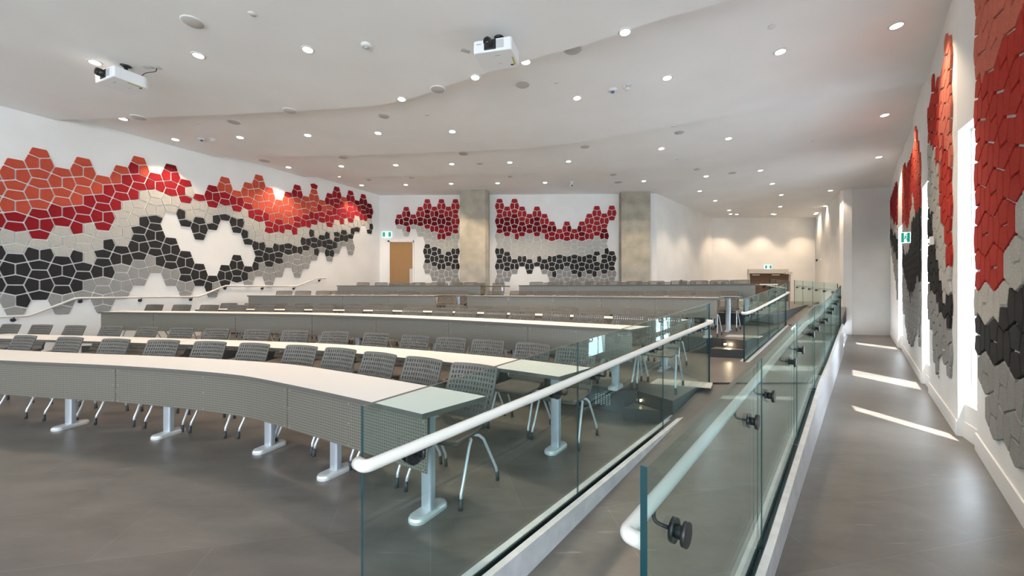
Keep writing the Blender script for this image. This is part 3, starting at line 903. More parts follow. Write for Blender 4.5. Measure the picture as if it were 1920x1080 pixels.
def pent(code, hs, vs, inset=.0115):
    """tile outline in wall axes (x to the right in the room, z up); a slightly rounded pentagon"""
    a = .167
    P = {'L': [(0,a),(0,-a),(-.25,-.25),(-.5+a,0),(-.25,.25)], 'R': [(0,-a),(0,a),(.25,.25),(.5-a,0),(.25,-.25)],
         'T': [(-a,.5),(a,.5),(.25,.25),(0,a),(-.25,.25)], 'B': [(-a,-.5),(a,-.5),(.25,-.25),(0,-a),(-.25,-.25)]}[code]
    P = [Vector((x*2*hs, z*vs)) for x, z in P]
    c = sum(P, Vector((0, 0)))/5
    P.sort(key=lambda p: math.atan2((p-c).y, (p-c).x))
    n = 5; Q = []
    for i in range(n):                    # move every edge inwards
        p0, p1, p2 = P[i-1], P[i], P[(i+1) % n]
        e0 = (p1-p0).normalized(); e1 = (p2-p1).normalized()
        n0 = Vector((-e0.y, e0.x)); n1 = Vector((-e1.y, e1.x))
        k = inset/(1+n0.dot(n1)); Q.append(p1+(n0+n1)*k)
    R = []
    for i in range(n):                    # round the corners
        p0, p1, p2 = Q[i-1], Q[i], Q[(i+1) % n]; r = .013
        A = p1+(p0-p1).normalized()*r; B_ = p1+(p2-p1).normalized()*r
        R += [A, (A+B_+2*p1)/4, B_]
    c = sum(R, Vector((0, 0)))/len(R)
    return [p-c for p in R], c
TH = .022
def tile_mesh(code, hs, vs, color, cache={}):
    k = (code, round(hs, 3), round(vs, 3), color)
    if k not in cache:
        R, c = pent(code, hs, vs); n = len(R)
        m = MB()
        v = [(p.x, 0, p.y) for p in R]+[(p.x, -TH+.004, p.y) for p in R]+[(p.x*.965, -TH, p.y*.965) for p in R]
        f = [tuple(range(n))]+[(i, (i+1) % n, n+(i+1) % n, n+i) for i in range(n)]+[(n+i, n+(i+1) % n, 2*n+(i+1) % n, 2*n+i) for i in range(n)]+[tuple(range(2*n, 3*n))]
        m.add(v, f)
        cache[k] = (m.mesh('felt_tile', [FELT[color]]), c)
    return cache[k]

def lerp_tab(T, y):
    if y <= T[0][0]: 
        (a, b), (c, d) = T[0], T[1]
        return b+(d-b)*(y-a)/(c-a)
    for (a, b), (c, d) in zip(T[:-1], T[1:]):
        if y <= c: return b+(d-b)*(y-a)/(c-a)
    (a, b), (c, d) = T[-2], T[-1]
    return b+(d-b)*(y-a)/(c-a)

def pix(p):
    return (p[0]/p[1], (p[2]-E)/p[1])
TL = []     # every tile: (visible size, mesh key, location, rotation, colour, label, group)
def add_col(wall, ci, ncol, X, Y, ang, hs, vs, zc0, step, s, side_words):
    """one column of tiles; s holds T L R B codes per period"""
    t = Vector((math.cos(ang), math.sin(ang)))
    lvl = 0; last = None
    for j in range(len(s)//4):
        zc = zc0-j*step
        for code, col in zip('TLRB', s[j*4:j*4+4]):
            if code != 'R' and col != '.' or (code == 'R' and col != '.' and s[j*4+1] == '.'): lvl += 1
            if col == '.': continue
            R, c = pent(code, hs, vs)
            x = X+t.x*c.x; y = Y+t.y*c.x; z = zc+c.y
            if z-.1 < .1: continue
            A = pix((x-t.x*.1, y-t.y*.1, z)); B_ = pix((x+t.x*.1, y+t.y*.1, z))
            size = abs(A[0]-B_[0])*(.2/y)
            inview = -1.34 < A[0] < 1.34 and (z-E)/y < .76
            pos = {'T': '', 'B': '', 'L': ', left half', 'R': ', right half'}[code]
            place = ordw(ci+1) if ci+1 <= 30 else ordw(30)
            lab = '%s felt tile on %s, %s column from left, %s down%s' % (FELTNAME[col], wall, place, ordw(lvl), pos)
            if len(lab.split()) > 16: lab = lab.replace(' tile on', ' tile,').replace(', left half', ', left').replace(', right half', ', right')
            TL.append((size if inview else 0, code, hs, vs, col, (x, y, z), ang, lab, '%s felt tiles on %s' % (FELTGRP[col], wall)))

for n, (y1, s) in enumerate(LEFT):
    nn = n-1                               # the first column is cut by the left edge of the picture
    Y = 7.285+.26576*nn; X = wl(Y); V = .5985
    z1 = (544.5-y1)*Y/720
    ph = .671*V+(V/2 if nn % 2 else 0)
    k = round((z1-ph)/V)
    add_col('left wall', n, len(LEFT), X+.001, Y, math.atan2(1, .5)-0, .2971, V, E+ph+k*V, V, s, None)
def bx(px): return (px-960)/720
for (px0, dpx, cols, wn, V) in ((748.7, 13.17, BACK1, 'back wall left field', .602), (936.7, 14.02, BACK2, 'back wall right field', .602)):
    for n, (yp, s) in enumerate(cols):
        u = bx(px0+dpx*n)
        Y = 15.345/(1+.0253*u)             # along the back wall line
        add_col(wn, n, len(cols), u*Y, Y-.002, -.0253, dpx/720*Y*.99, V*1.0, E+(544.5-(360+yp/6))*Y/720, V, s, None)
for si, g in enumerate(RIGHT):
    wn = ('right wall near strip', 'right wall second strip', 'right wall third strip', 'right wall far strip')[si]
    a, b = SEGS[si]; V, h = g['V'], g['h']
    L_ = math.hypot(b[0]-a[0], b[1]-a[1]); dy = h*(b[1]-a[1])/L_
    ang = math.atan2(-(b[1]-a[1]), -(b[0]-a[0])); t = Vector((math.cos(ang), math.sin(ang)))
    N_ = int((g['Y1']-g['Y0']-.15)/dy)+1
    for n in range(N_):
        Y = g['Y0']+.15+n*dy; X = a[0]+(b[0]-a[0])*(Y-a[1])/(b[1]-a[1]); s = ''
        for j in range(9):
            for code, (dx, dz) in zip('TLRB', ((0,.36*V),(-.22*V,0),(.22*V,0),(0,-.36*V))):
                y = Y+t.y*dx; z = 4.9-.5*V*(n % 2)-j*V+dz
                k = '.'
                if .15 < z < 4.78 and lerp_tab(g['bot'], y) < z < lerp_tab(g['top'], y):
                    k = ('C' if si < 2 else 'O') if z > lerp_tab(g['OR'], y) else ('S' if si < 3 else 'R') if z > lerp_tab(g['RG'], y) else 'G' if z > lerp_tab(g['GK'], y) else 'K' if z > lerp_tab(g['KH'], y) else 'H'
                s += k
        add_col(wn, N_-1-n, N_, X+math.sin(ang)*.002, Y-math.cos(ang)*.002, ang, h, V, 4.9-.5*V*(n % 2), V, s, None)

TL.sort(key=lambda t: -t[0])
IND = [t for t in TL[:300]]
rest = TL[300:]
for (size, code, hs, vs, col, loc, ang, lab, grp) in IND:
    me, c = tile_mesh(code, hs, vs, col)
    o = bpy.data.objects.new('felt_tile', me)
    o.location = loc; o.rotation_euler = (0, 0, ang)
    link(o); tag(o, lab, 'wall tile', grp)
m = MB(); keys = list(FELT)
for (size, code, hs, vs, col, loc, ang, lab, grp) in rest:
    R, c = pent(code, hs, vs); n = len(R); ca, sa = math.cos(ang), math.sin(ang)
    def W(p, d, k=1): return (loc[0]+ca*p.x*k+sa*d, loc[1]+sa*p.x*k-ca*d, loc[2]+p.y*k)
    v = [W(p, 0) for p in R]+[W(p, TH-.004) for p in R]+[W(p, TH, .965) for p in R]
    f = [(i, (i+1) % n, n+(i+1) % n, n+i) for i in range(n)]+[(n+i, n+(i+1) % n, 2*n+(i+1) % n, 2*n+i) for i in range(n)]+[tuple(range(2*n, 3*n))]
    m.add(v, f, keys.index(col))
o = m.build('felt_tiles', [FELT[k] for k in keys], fixn=False)
tag(o, 'smaller and farther felt tiles in red, grey and charcoal covering the walls', 'wall tile', 'far felt tiles', 'stuff')

# ------------------------------------------------------------------ glass balustrades
def pane(mb, a, b, zb0, zb1, zt0, zt1, th=.020, ends=(True, True)):
    """upright pane between plan points a and b; mi 0 = faces, 1 = edges, 2 = top edge"""
    t = (b-a).normalized(); n = Vector((t.y, -t.x))*th/2
    v = [(*(a-n), zb0), (*(b-n), zb1), (*(b-n), zt1), (*(a-n), zt0), (*(a+n), zb0), (*(b+n), zb1), (*(b+n), zt1), (*(a+n), zt0)]
    mb.add(v, [(0,1,2,3), (7,6,5,4)], 0)
    mb.add(v, [(0,4,5,1)], 1)
    for on, f, p, z0, z1 in ((ends[0], (0,3,7,4), a, zb0, zt0), (ends[1], (1,5,6,2), b, zb1, zt1)):
        if on: mb.add(v, [f], 1)
        else:                                  # butt joint: clear ground edge with a thin dark silicone line
            w = n*.16
            mb.add(v, [f], 0)
            q = [(*(p-w-t*.002), z0), (*(p+w-t*.002), z0), (*(p+w+t*.002), z0), (*(p-w+t*.002), z0), (*(p-w-t*.002), z1), (*(p+w-t*.002), z1), (*(p+w+t*.002), z1), (*(p-w+t*.002), z1)]
            mb.add(q, [(0,1,5,4),(1,2,6,5),(2,3,7,6),(3,0,4,7)], 3)
    mb.add(v, [(3,2,6,7)], 2)
def smooth_path(pts, r=.05, k=5):
    pts = [Vector(p) for p in pts]; out = [pts[0]]
    for i in range(1, len(pts)-1):
        a, b, c = pts[i-1], pts[i], pts[i+1]
        rr = min(r, (a-b).length*.48, (c-b).length*.48)
        A = b+(a-b).normalized()*rr; C = b+(c-b).normalized()*rr
        for j in range(k+1):
            t = j/k; out.append(A*(1-t)**2+b*2*t*(1-t)+C*t*t)
    out.append(pts[-1]); return out

def bracket(root, gx, side, rail, n2, disc_r=.040):
    """disc clamped through the glass, cranked arm up to the rail. gx: point on the glass, side: unit vector to the rail side"""
    m = MB()
    p = Vector(gx)
    s = Vector((side.x, side.y, 0)); t = Vector((n2.x, n2.y, 0))
    for sg in (1, -1):
        m.tube([p+s*sg*.012, p+s*sg*.026], disc_r, 18)
    m.tube([p-s*.02, p+s*.02], .022, 12)
    r = Vector(rail)
    q = Vector((p.x, p.y, p.z))+s*.055
    below = Vector((r.x, r.y, p.z))
    top = Vector((r.x, r.y, r.z-.026))
    m.tube(smooth_path([p+s*.02, below, top], .03), .0068, 8)
    m.tube([top-t*.04+Vector((0,0,.004)), top+t*.04+Vector((0,0,.004))], .006, 6)
    return m.build('rail_bracket', M['black'], root)

def balustrade(label, c, edges, ttab, btab, rail_side, railtab, brackets, curb_floor, curb_out=None, curb_w=.12, group=None, kink=None, gap=.007):
    root = empty('glass_balustrade', (LX(c, edges[0]), edges[0], btab[0][1]))
    tag(root, label, 'balustrade', group)
    O = root.location
    P = lambda Y, cc=c: Vector((LX(cc, Y)-O.x, Y-O.y))
    zt = lambda Y: lerp_tab(ttab, Y)-O.z
    zb = lambda Y: lerp_tab(btab, Y)-O.z
    for a, b in zip(edges[:-1], edges[1:]):
        m = MB(); pane(m, P(a+gap*.7), P(b-gap*.7), zb(a)-.02, zb(b)-.02, zt(a), zt(b), ends=(a == edges[0], b == edges[-1]))
        m.build('glass_pane', [M['glass'], M['glassedge'], M['glasstop'], M['seam']], root, fixn=False)
    # shoe channel and the upstand that carries it
    n = Vector((D.y, -D.x))
    m = MB(); a, b = P(edges[0]), P(edges[-1]); ys = [edges[0]]+[y for y, _ in btab if edges[0] < y < edges[-1]]+[edges[-1]]
    for y0, y1 in zip(ys[:-1], ys[1:]):
        for w0, w1, dz0, dz1, mi in ((.013,.020,-.03,.006,0), (-.020,-.013,-.03,.006,0), (-curb_w/2,-.020,-.03,.012,1), (.020,curb_w/2,-.03,.012,1)):
            q = [P(y0)+n*w0, P(y0)+n*w1, P(y1)+n*w1, P(y1)+n*w0]
            m.prism([tuple(x) for x in q], 0, 0, mi, z0s=[zb(y0)+dz0, zb(y0)+dz0, zb(y1)+dz0, zb(y1)+dz0], z1s=[zb(y0)+dz1, zb(y0)+dz1, zb(y1)+dz1, zb(y1)+dz1])
    m.build('shoe_channel', [M['channel'], M['curb']], root)
    m = MB()
    for y0, y1 in zip(ys[:-1], ys[1:]):
        q = [P(y0)-n*curb_w/2, P(y0)+n*curb_w/2, P(y1)+n*curb_w/2, P(y1)-n*curb_w/2]
        m.prism([tuple(x) for x in q], 0, 0, z0s=[curb_floor-O.z]*4, z1s=[zb(y0)-.03, zb(y0)-.03, zb(y1)-.03, zb(y1)-.03])
    m.build('upstand', M['curb'], root)
    # handrail
    sd = n*rail_side
    off_ = .088
    def R(Y, o_=off_): 
        p = P(Y)+sd*o_
        return Vector((p.x, p.y, lerp_tab(railtab, Y)-O.z))
    y0, y1 = railtab[0][0], railtab[-1][0]
    e0 = R(y0, .030); e1 = R(y1, .030)
    path = [e0, R(y0)]+[R(y) for y, _ in railtab[1:-1]]+[R(y1), e1]
    m = MB(); m.tube(smooth_path(path, .055, 7), .0235, 16)
    hr = m.build('handrail', M['rail'], root)
    for Y in brackets:
        g = P(Y); rr = R(Y)
        bracket(hr, (g.x, g.y, rr.z-.072), sd, rr, D)
    return root

balustrade('glass balustrade between desks and ramp, nearest, with round white handrail', G1, [1.49, 2.622, 3.738, 4.864],
           [(1.49,1.0),(4.864,1.29)], [(1.49,-.03),(1.957,0),(4.0,.12),(4.864,.20)], 1,
           [(1.47,.80),(2.3,.865),(3.5,.972),(4.70,1.072)], [1.66,2.43,2.79,3.57,3.95,4.58], -.4)
balustrade('glass balustrade between ramp and corridor, with handrail behind and black knobs', G2, [1.044,2.264,3.46,4.70,5.95,7.2,8.6,10.1],
           [(1.044,.97),(2.264,1.06),(3.46,1.17),(4.70,1.26),(6.2,1.275),(10.1,1.58)],
           [(1.044,-.12),(2.3,-.06),(3.97,.14),(4.9,.27),(6.2,.30),(10.2,.56)], -1,
           [(1.10,.715),(2.26,.825),(3.46,.935),(4.70,1.03),(6.2,1.05),(10.0,1.36)], [1.257,2.09,2.47,3.25,3.68,4.45,4.95,5.75,6.2,7.0,7.5,8.4,8.9,9.9], -.3)
balustrade('glass balustrade along the upper ramp beside the raised tiers', G1, [6.274,7.13,7.98,8.83,9.67],
           [(6.274,1.306),(9.67,1.618)], [(6.274,.275),(9.67,.57)], 1,
           [(6.05,1.09),(6.5,1.11),(9.5,1.40)], [6.5,7.0,7.5,8.0,8.5,9.0,9.4], .1)

def guard(label, a, b, za, zb_, h, railz, side, nb, panes=2, group=None):
    a = Vector(a); b = Vector(b); root = empty('glass_guard', (a.x, a.y, za)); tag(root, label, 'balustrade', group)
    t = (b-a).normalized(); n = Vector((t.y, -t.x))*side; L_ = (b-a).length
    for i in range(panes):
        s0, s1 = L_*i/panes+.006, L_*(i+1)/panes-.006
        m = MB(); pane(m, t*s0, t*s1, (zb_-za)*s0/L_, (zb_-za)*s1/L_, (zb_-za)*s0/L_+h, (zb_-za)*s1/L_+h, ends=(i == 0, i == panes-1))
        m.build('glass_pane', [M['glass'], M['glassedge'], M['glasstop'], M['seam']], root, fixn=False)
    m = MB(); q = [-n*.04, t*L_-n*.04, t*L_+n*.04, n*.04]
    m.prism([tuple(p) for p in q], 0, 0, z0s=[-.12]*4, z1s=[.02, zb_-za+.02, zb_-za+.02, .02]); m.build('shoe_channel', M['curb'], root)
    m = MB(); p0 = n*.09; p1 = t*L_+n*.09
    A = Vector((p0.x, p0.y, railz)); B_ = Vector((p1.x, p1.y, railz+zb_-za))
    m.tube([A, B_], .021, 10); hr = m.build('handrail', M['rail'], root)
    for i in range(nb):
        k = (i+.5)/nb; g = t*L_*k; r = A.lerp(B_, k)
        bracket(hr, (g.x, g.y, r.z-.07), n, r, t)
guard('distant glass guard sloping down toward the white end wall', (11.76,16.0), (9.92,11.7), .80, .58, 1.08, .86, -1, 6, 4)
guard('glass guard behind the topmost desks in front of double doors', (7.0,12.4), (8.42,12.25), T3, T3, .91, .76, 1, 2, 2)
guard('short sloping glass panel in front of the double doors', (8.72,13.0), (8.63,11.95), .82, .72, 1.02, .8, 1, 2, 1)

# wall handrail along the side steps on the left
def wy(px): return 13.07/(.5-(px-960)/720)
pts = [(-150, .965), (52, .965), (140, 1.292), (370, 1.292), (420, 1.58), (553, 1.58), (592, 1.86), (607, 1.86)]
root = empty('wall_handrail', (wl(7.0), 7.0, 0)); tag(root, 'long cream wall handrail stepping upward along the left wall', 'handrail')
WN = Vector((2, -1)).normalized()
P3 = []
for px_, z in pts:
    y = wy(px_); x = wl(y); P3.append(Vector((x-root.location.x+WN.x*.085, y-7.0+WN.y*.085, z)))
m = MB(); m.tube(smooth_path(P3, .06), .021, 12); m.build('rail', M['rail'], root)
for px_, z in ((24,.965),(150,1.292),(262,1.292),(357,1.292),(421,1.58),(491,1.58),(550,1.58),(598,1.86)):
    y = wy(px_); x = wl(y); p = Vector((x-root.location.x, y-7.0, z-.075)); s = Vector((WN.x, WN.y, 0))
    m = MB(); m.tube([p+s*.002, p+s*.016], .036, 16)
    m.tube(smooth_path([p+s*.01, p+s*.085, p+s*.085+Vector((0,0,.055))], .03), .008, 8)
    m.build('rail_bracket', M['black'], root)

# ------------------------------------------------------------------ steps in the aisle beside the glass
def step(name, label, Y, zt, z0, c0, c1, d):
    a = Vector((LX(c0, Y), Y)); b = Vector((LX(c1, Y-.16), Y-.16))
    q = [a, b, b+D*d, a+D*d]; m = MB(); m.prism([tuple(p) for p in q], z0, zt, 0, 1)
    o = m.build(name, [M['floor'], M['darkriser']]); return tag(o, label, 'step')
step('aisle_step', 'dark vinyl step up to the first tier beside glass balustrade', 4.29, .14, .0, -2.68, G1-.07, .42)
step('aisle_step', 'dark vinyl step up to the second tier beside upper glass', 6.72, .43, .28, -2.68, G1-.07, .40)
def strip(label, q, z):
    m = MB(); m.prism(q, z, z+.005); o = m.build('tactile_strip', M['tactile']); tag(o, label, 'floor strip', 'tactile warning strips')
    d = MB()
    a, b, c_, e = [Vector(p) for p in q]
    for i in range(24):
        for j in range(8):
            u, v = (i+.5)/24, (j+.5)/8
            p = a.lerp(b, u).lerp(e.lerp(c_, u), v)
            d.lathe((p.x, p.y, z+.005), [(.011,0),(.008,.004)], 6, smooth=False)
    d.build('stud', M['tactile'], o)
strip('pale studded strip on the first tier floor behind the glass', [(1.72,4.80),(2.36,4.56),(2.52,4.82),(1.92,5.06)], T1)
strip('pale studded strip on the second tier floor beside the upper glass', [(3.98,7.18),(4.5,6.98),(4.75,7.25),(4.2,7.45)], T2)
for lab, (x, y, z), nv in (('small lit step light beside the lower aisle step', (1.49,4.42,.19), (.5,-.87)), ('small lit step light beside the upper aisle step', (3.80,6.86,.49), (.5,-.87))):
    r = empty('step_light', (x, y, z)); tag(r, lab, 'step light', 'recessed step lights')
    n = Vector(nv).normalized(); t = Vector((-n.y, n.x))
    m = MB(); m.obox((0,0), t, n, .05, .008, -.028, .028); m.build('housing', M['black'], r)
    m = MB(); m.obox((n.x*.009, n.y*.009), t, n, .035, .003, -.012, .012); m.build('lens', M['steplamp'], r)
    l = light('step_lamp', 'POINT', (x+n.x*.08, y+n.y*.08, z), 1.2, (1,.8,.5), shadow_soft_size=.02)
vg = MB(); vx = Vector((1.2,4.60)); td = Vector((.93,-.37)).normalized(); nn = Vector((td.y, -td.x))
for i in range(12):
    for j in range(6):
        p = vx+td*(-.19+i*.032)+nn*.012; z = .07+j*.022+(.011 if i % 2 else 0)
        vg.obox((p.x-vx.x, p.y-vx.y), td, nn, .010, .004, z, z+.013)
o = vg.build('floor_vent', M['grey'], loc=(vx.x, vx.y, 0)); tag(o, 'perforated air vent in the dark riser of the first tier', 'vent')

# ------------------------------------------------------------------ doors and signs
r = empty('door_1', (-4.45,15.44,0)); tag(r, 'brown wooden door in the back wall under green exit sign', 'door', kind='structure')
m = MB(); m.box(-.455,.455,-.012,.02,T3,3.385); m.build('door_leaf', M['wood'], r)
m = MB(); m.box(-.53,-.46,-.03,.04,T3,3.46); m.box(.46,.51,-.03,.04,T3,3.46); m.box(-.53,.51,-.03,.04,3.39,3.46); m.build('door_frame', M['wall'], r)
m = MB(); m.box(.34,.455,-.03,-.012,T3,2.32); m.build('push_plate', M['frame'], r)
r = empty('door_2', (13.49,20.2,0)); tag(r, 'pair of dark brown doors at the back of the alcove', 'door', kind='structure')
for sx, nm in ((-1,'a'),(1,'b')):
    m = MB(); m.box(min(0,sx*1.0)+.004, max(0,sx*1.0)-.004, -.05,-.012,T3,2.33); d = m.build('door_leaf', M['wooddark'], r)
    m = MB(); m.box(sx*.12, sx*.5, -.14, -.06, 2.24, 2.285) if sx > 0 else m.box(-.92,-.55,-.14,-.06,2.24,2.285); m.build('door_closer', M['castalu'], d)
m = MB(); m.box(-1.12,.95,-.16,-.01,2.34,2.56); m.box(.75,1.12,-.20,-.01,2.30,2.42); m.build('door_header', M['frame'], r)
m = MB(); m.box(-1.12,-1.02,-.08,0,T3,2.40); m.box(1.02,1.12,-.08,0,T3,2.34); m.build('door_frame', M['frame'], r)

def exit_sign(label, loc, rz, w, h, post=False):
    r = empty('exit_sign', loc, rz); tag(r, label, 'exit sign', 'green running-figure exit signs')
    m = MB(); m.box(-w/2-.012,w/2+.012,-.03,-.002,-h/2-.012,h/2+.012); m.build('sign_case', M['signwhite'], r)
    m = MB(); m.box(-w/2,w/2,-.034,-.030,-h/2,h/2); m.build('sign_face', M['green'], r)
    m = MB(); m.box(-w*.17,w*.17,-.037,-.034,-h*.46,h*.46); m.build('doorway_symbol', M['signwhite'], r)
    k = h/2*.8; m = MB(); y0, y1 = -.040, -.037
    def limb(a, b, t):
        a = Vector(a)*k; b = Vector(b)*k; d = (b-a).normalized(); n = Vector((-d.y, d.x))*t*k
        v = [(a.x+n.x,y0,a.y+n.y),(a.x-n.x,y0,a.y-n.y),(b.x-n.x,y0,b.y-n.y),(b.x+n.x,y0,b.y+n.y)]
        v += [(p[0], y1, p[2]) for p in v]
        m.add(v, [(0,1,2,3),(7,6,5,4),(0,4,5,1),(1,5,6,2),(2,6,7,3),(3,7,4,0)])
    limb((.05,.45),(-.05,-.05),.15); limb((-.05,0),(.3,-.4),.1); limb((.3,-.4),(.2,-.85),.09); limb((-.05,0),(-.25,-.4),.1); limb((-.25,-.4),(-.6,-.5),.09)
    limb((.05,.4),(.4,.15),.08); limb((0,.4),(-.4,.3),.08)
    m.lathe((.1*k,y0,.72*k), [(.17*k,0),(.17*k,.003)], 12, axis='y'); m.build('running_figure', M['green'], r)
    if post:
        m = MB(); m.box(-.02,.02,-.02,-.004,-h/2-.16,-h/2-.01); m.build('bracket', M['device'], r)
exit_sign('small green exit sign on back wall left of wooden door', (-5.03,15.46,3.70), -.025, .35, .19)
exit_sign('small green exit sign above the double doors', (13.45,20.18,2.68), 0, .34, .17, True)
A3 = Vector(SEGS[2][0]); B3 = Vector(SEGS[2][1]); t3 = (B3-A3).normalized()
yq = 8.0; xq = A3.x+(yq-A3.y)*t3.x/t3.y
exit_sign('green exit sign projecting from the right wall among charcoal tiles', (xq-.10, yq+.09, 2.56), math.radians(-40), .13, .20)

def small(name, label, cat, loc, rz, builder, group=None):
    r = empty(name, loc, rz); tag(r, label, cat, group); builder(r); return r
# outlets and alarm on the right wall
A2 = Vector(SEGS[1][0]); B2 = Vector(SEGS[1][1]); t2 = (B2-A2).normalized(); ang2 = math.atan2(-t2.y, -t2.x)
def on2(y): return (A2.x+(y-A2.y)*t2.x/t2.y, y)
def outlet(r):
    m = MB(); m.box(-.035,.035,-.006,0,-.06,.06); m.build('cover_plate', M['base'], r)
    m = MB(); m.box(-.015,.015,-.009,-.006,.012,.042); m.box(-.015,.015,-.009,-.006,-.042,-.012); m.build('socket', M['rubber'], r)
x, y = on2(5.45); small('wall_outlet', 'duplex outlet low on right wall below grey tiles', 'outlet', (x, y, .25), ang2, outlet)
def alarm(r):
    m = MB(); m.box(-.05,.05,-.05,0,-.06,.06); bevel(m.build('alarm_body', M['device'], r), .01)
    m = MB(); m.lathe((0,-.05,0), [(.03,0),(.026,-.02),(.01,-.03)], 14, axis='y'); m.build('alarm_lens', M['signwhite'], r)
x, y = on2(5.52); small('fire_alarm', 'small white alarm strobe on right wall among charcoal tiles', 'alarm', (x-.03, y+.03, 2.17), ang2, alarm)

def cctv(r):
    m = MB(); m.lathe((0,0,0), [(.06,0),(.06,-.02),(.045,-.03)], 20); m.build('mount', M['device'], r)
    m = MB(); m.tube([(0,0,-.02),(0,0,-.10)], .03, 14); m.lathe((0,-.0,-.13), [(.02,-.055),(.05,-.03),(.058,0),(.05,.03),(.02,.05)], 18); m.build('camera_body', M['device'], r)
    m = MB(); m.lathe((0,-.05,-.14), [(.026,0),(.024,-.016)], 16, axis='y'); m.build('camera_lens', M['blackgloss'], r)
def pz(px_, py_, zc): 
    y = (zc-E)/((544.5-py_)/720); return ((px_-960)/720*y, y, zc)
def on_ceil(px_, py_):
    for z in ZC:
        p = pz(px_, py_, z)
        if abs(ceiling_z(p[0], p[1])-z) < .01: return p
    return pz(px_, py_, ZC[1])
p = on_ceil(1072, 341); small('security_camera', 'small white security camera hanging below the ceiling near back wall', 'camera', p, 0, cctv)
p = (15.1,18.75,2.95)
def cctv2(r):
    m = MB(); m.lathe((0,0,0), [(.07,0),(.07,-.05)], 18, axis='y'); m.tube([(0,-.05,0),(0,-.16,-.02)], .03, 10); m.build('camera_body', M['device'], r)
    m = MB(); m.lathe((0,-.18,-.02), [(.055,.03),(.06,0),(.045,-.03)], 16, axis='y'); m.build('camera_lens', M['blackgloss'], r)
small('security_camera', 'small wall camera with black lens in the alcove right wall', 'camera', p, math.atan2(-5.7,-3.4), cctv2)

# dark desk lamp / bag silhouette behind the rearmost chairs
x, y = (1277.5-960)/720*13.9, 13.9
m = MB(); z0 = 1.62
m.add([(-.07,-.03,z0),(.09,-.03,z0-.01),(.05,-.03,z0+.16),(.0,-.03,z0+.22),(-.06,-.03,z0+.18),(-.07,.04,z0),(.09,.04,z0-.01),(.05,.04,z0+.16),(.0,.04,z0+.22),(-.06,.04,z0+.18)],
      [(0,1,2,3,4),(9,8,7,6,5),(0,5,6,1),(1,6,7,2),(2,7,8,3),(3,8,9,4),(4,9,5,0)])
m.tube([(-.02,0,T3),(-.02,0,z0+.02)], .012, 8)
m.lathe((-.02,0,T3), [(.14,0),(.14,.015),(.03,.03)], 16)
o = bevel(m.build('floor_stand', M['black'], loc=(x, y, 0)), .006); tag(o, 'small black pointed object on a stand behind the rearmost chairs', 'stand')

# ------------------------------------------------------------------ ceiling fittings
def fan(name, parts):
    return parts
def disc_mesh(r, prof, mt): pass
DL = [(372,103),(577,92),(986,115),(891,144),(753,185),(1172,59),(1082,183),(1251,145),(1463,96),(1681,47),(709,249),(848,246),(329,261),(450,257),(577,253),
      (1240,278),(1366,259),(1659,215),(541,313),(640,311),(742,309),(847,307),(956,304),(1066,302),(1324,330),(1426,319),(1648,294),(1207,339),(1448,344),(1312,358),(1557,357),
      (678,347),(761,346),(846,344),(933,343),(1022,342),(1341,376),(1465,365),(1463,387),(1547,386),(1370,401),(1449,401),(1529,401),(178,116)]
m = MB(); m.lathe((0,0,0), [(.086,0.0),(.090,-.004),(.080,-.010),(.076,-.010)], 28); TR = m.mesh('trim_ring', [M['device']])
m = MB(); m.lathe((0,0,0), [(.076,-.0102),(.070,-.0125),(.001,-.0125)], 28); 
DRK = m.mesh('trim_inner', [M['trim']])
m = MB(); m.lathe((0,0,0), [(.067,-.012),(.064,-.016),(.001,-.016)], 28); LM = m.mesh('lamp_lens', [M['lamp']])
def region_words(px_, py_):
    h = 'far left' if px_ < 400 else 'left' if px_ < 720 else 'middle' if px_ < 1080 else 'right' if px_ < 1400 else 'far right'
    return h
seen = {}
first = None
rows_ = {}
DLP = sorted([(on_ceil(*p), p) for p in DL], key=lambda t: -t[1][1])
# name each light by its ceiling level and its order from the left on that level
lev = {z: sorted([q for q in DLP if q[0][2] == z], key=lambda t: t[1][0]) for z in ZC}
LN = {ZC[0]: 'nearest ceiling step', ZC[1]: 'second ceiling step', ZC[2]: 'third ceiling step', ZC[3]: 'deepest ceiling level'}
for z in ZC:
    for i, ((x, y, zz), _) in enumerate(lev[z]):
        r = empty('downlight', (x, y, zz)); tag(r, 'round recessed downlight on the %s, %s from the left' % (LN[z], ordw(i+1)), 'ceiling light', 'recessed ceiling downlights')
        for nm, me in (('trim_ring', TR), ('trim_inner', DRK), ('lamp_lens', LM)): link(bpy.data.objects.new(nm, me), r)
        d = light('downlight_beam', 'SPOT', (x, y, zz-.03), 150, (1.0,.765,.545), spot_size=math.radians(98), spot_blend=.55, shadow_soft_size=.06)
# wash lights close to the left wall, above the steps in the ceiling, hidden behind the ceiling steps
for (x, y), w in (((-8.05,7.95), 'nearest, close to the left wall'), ((-7.0,10.45), 'middle one, close to the left wall'), ((-5.8,12.85), 'farthest, close to the left wall'),
                  ((11.3,19.3), 'left of the double doors in the alcove'), ((13.2,19.3), 'above the double doors in the alcove'), ((15.0,18.9), 'right of the double doors in the alcove'), ((10.35,18.3), 'beside the alcove left wall')):
    zz = ceiling_z(x, y)
    r = empty('downlight', (x, y, zz)); tag(r, 'recessed wall-wash downlight, '+w, 'ceiling light', 'wall-wash downlights')
    for nm, me in (('trim_ring', TR), ('trim_inner', DRK), ('lamp_lens', LM)): link(bpy.data.objects.new(nm, me), r)
    light('wall_wash_beam', 'SPOT', (x, y, zz-.03), 50, (1.0,.765,.545), spot_size=math.radians(92), spot_blend=.7, shadow_soft_size=.05)

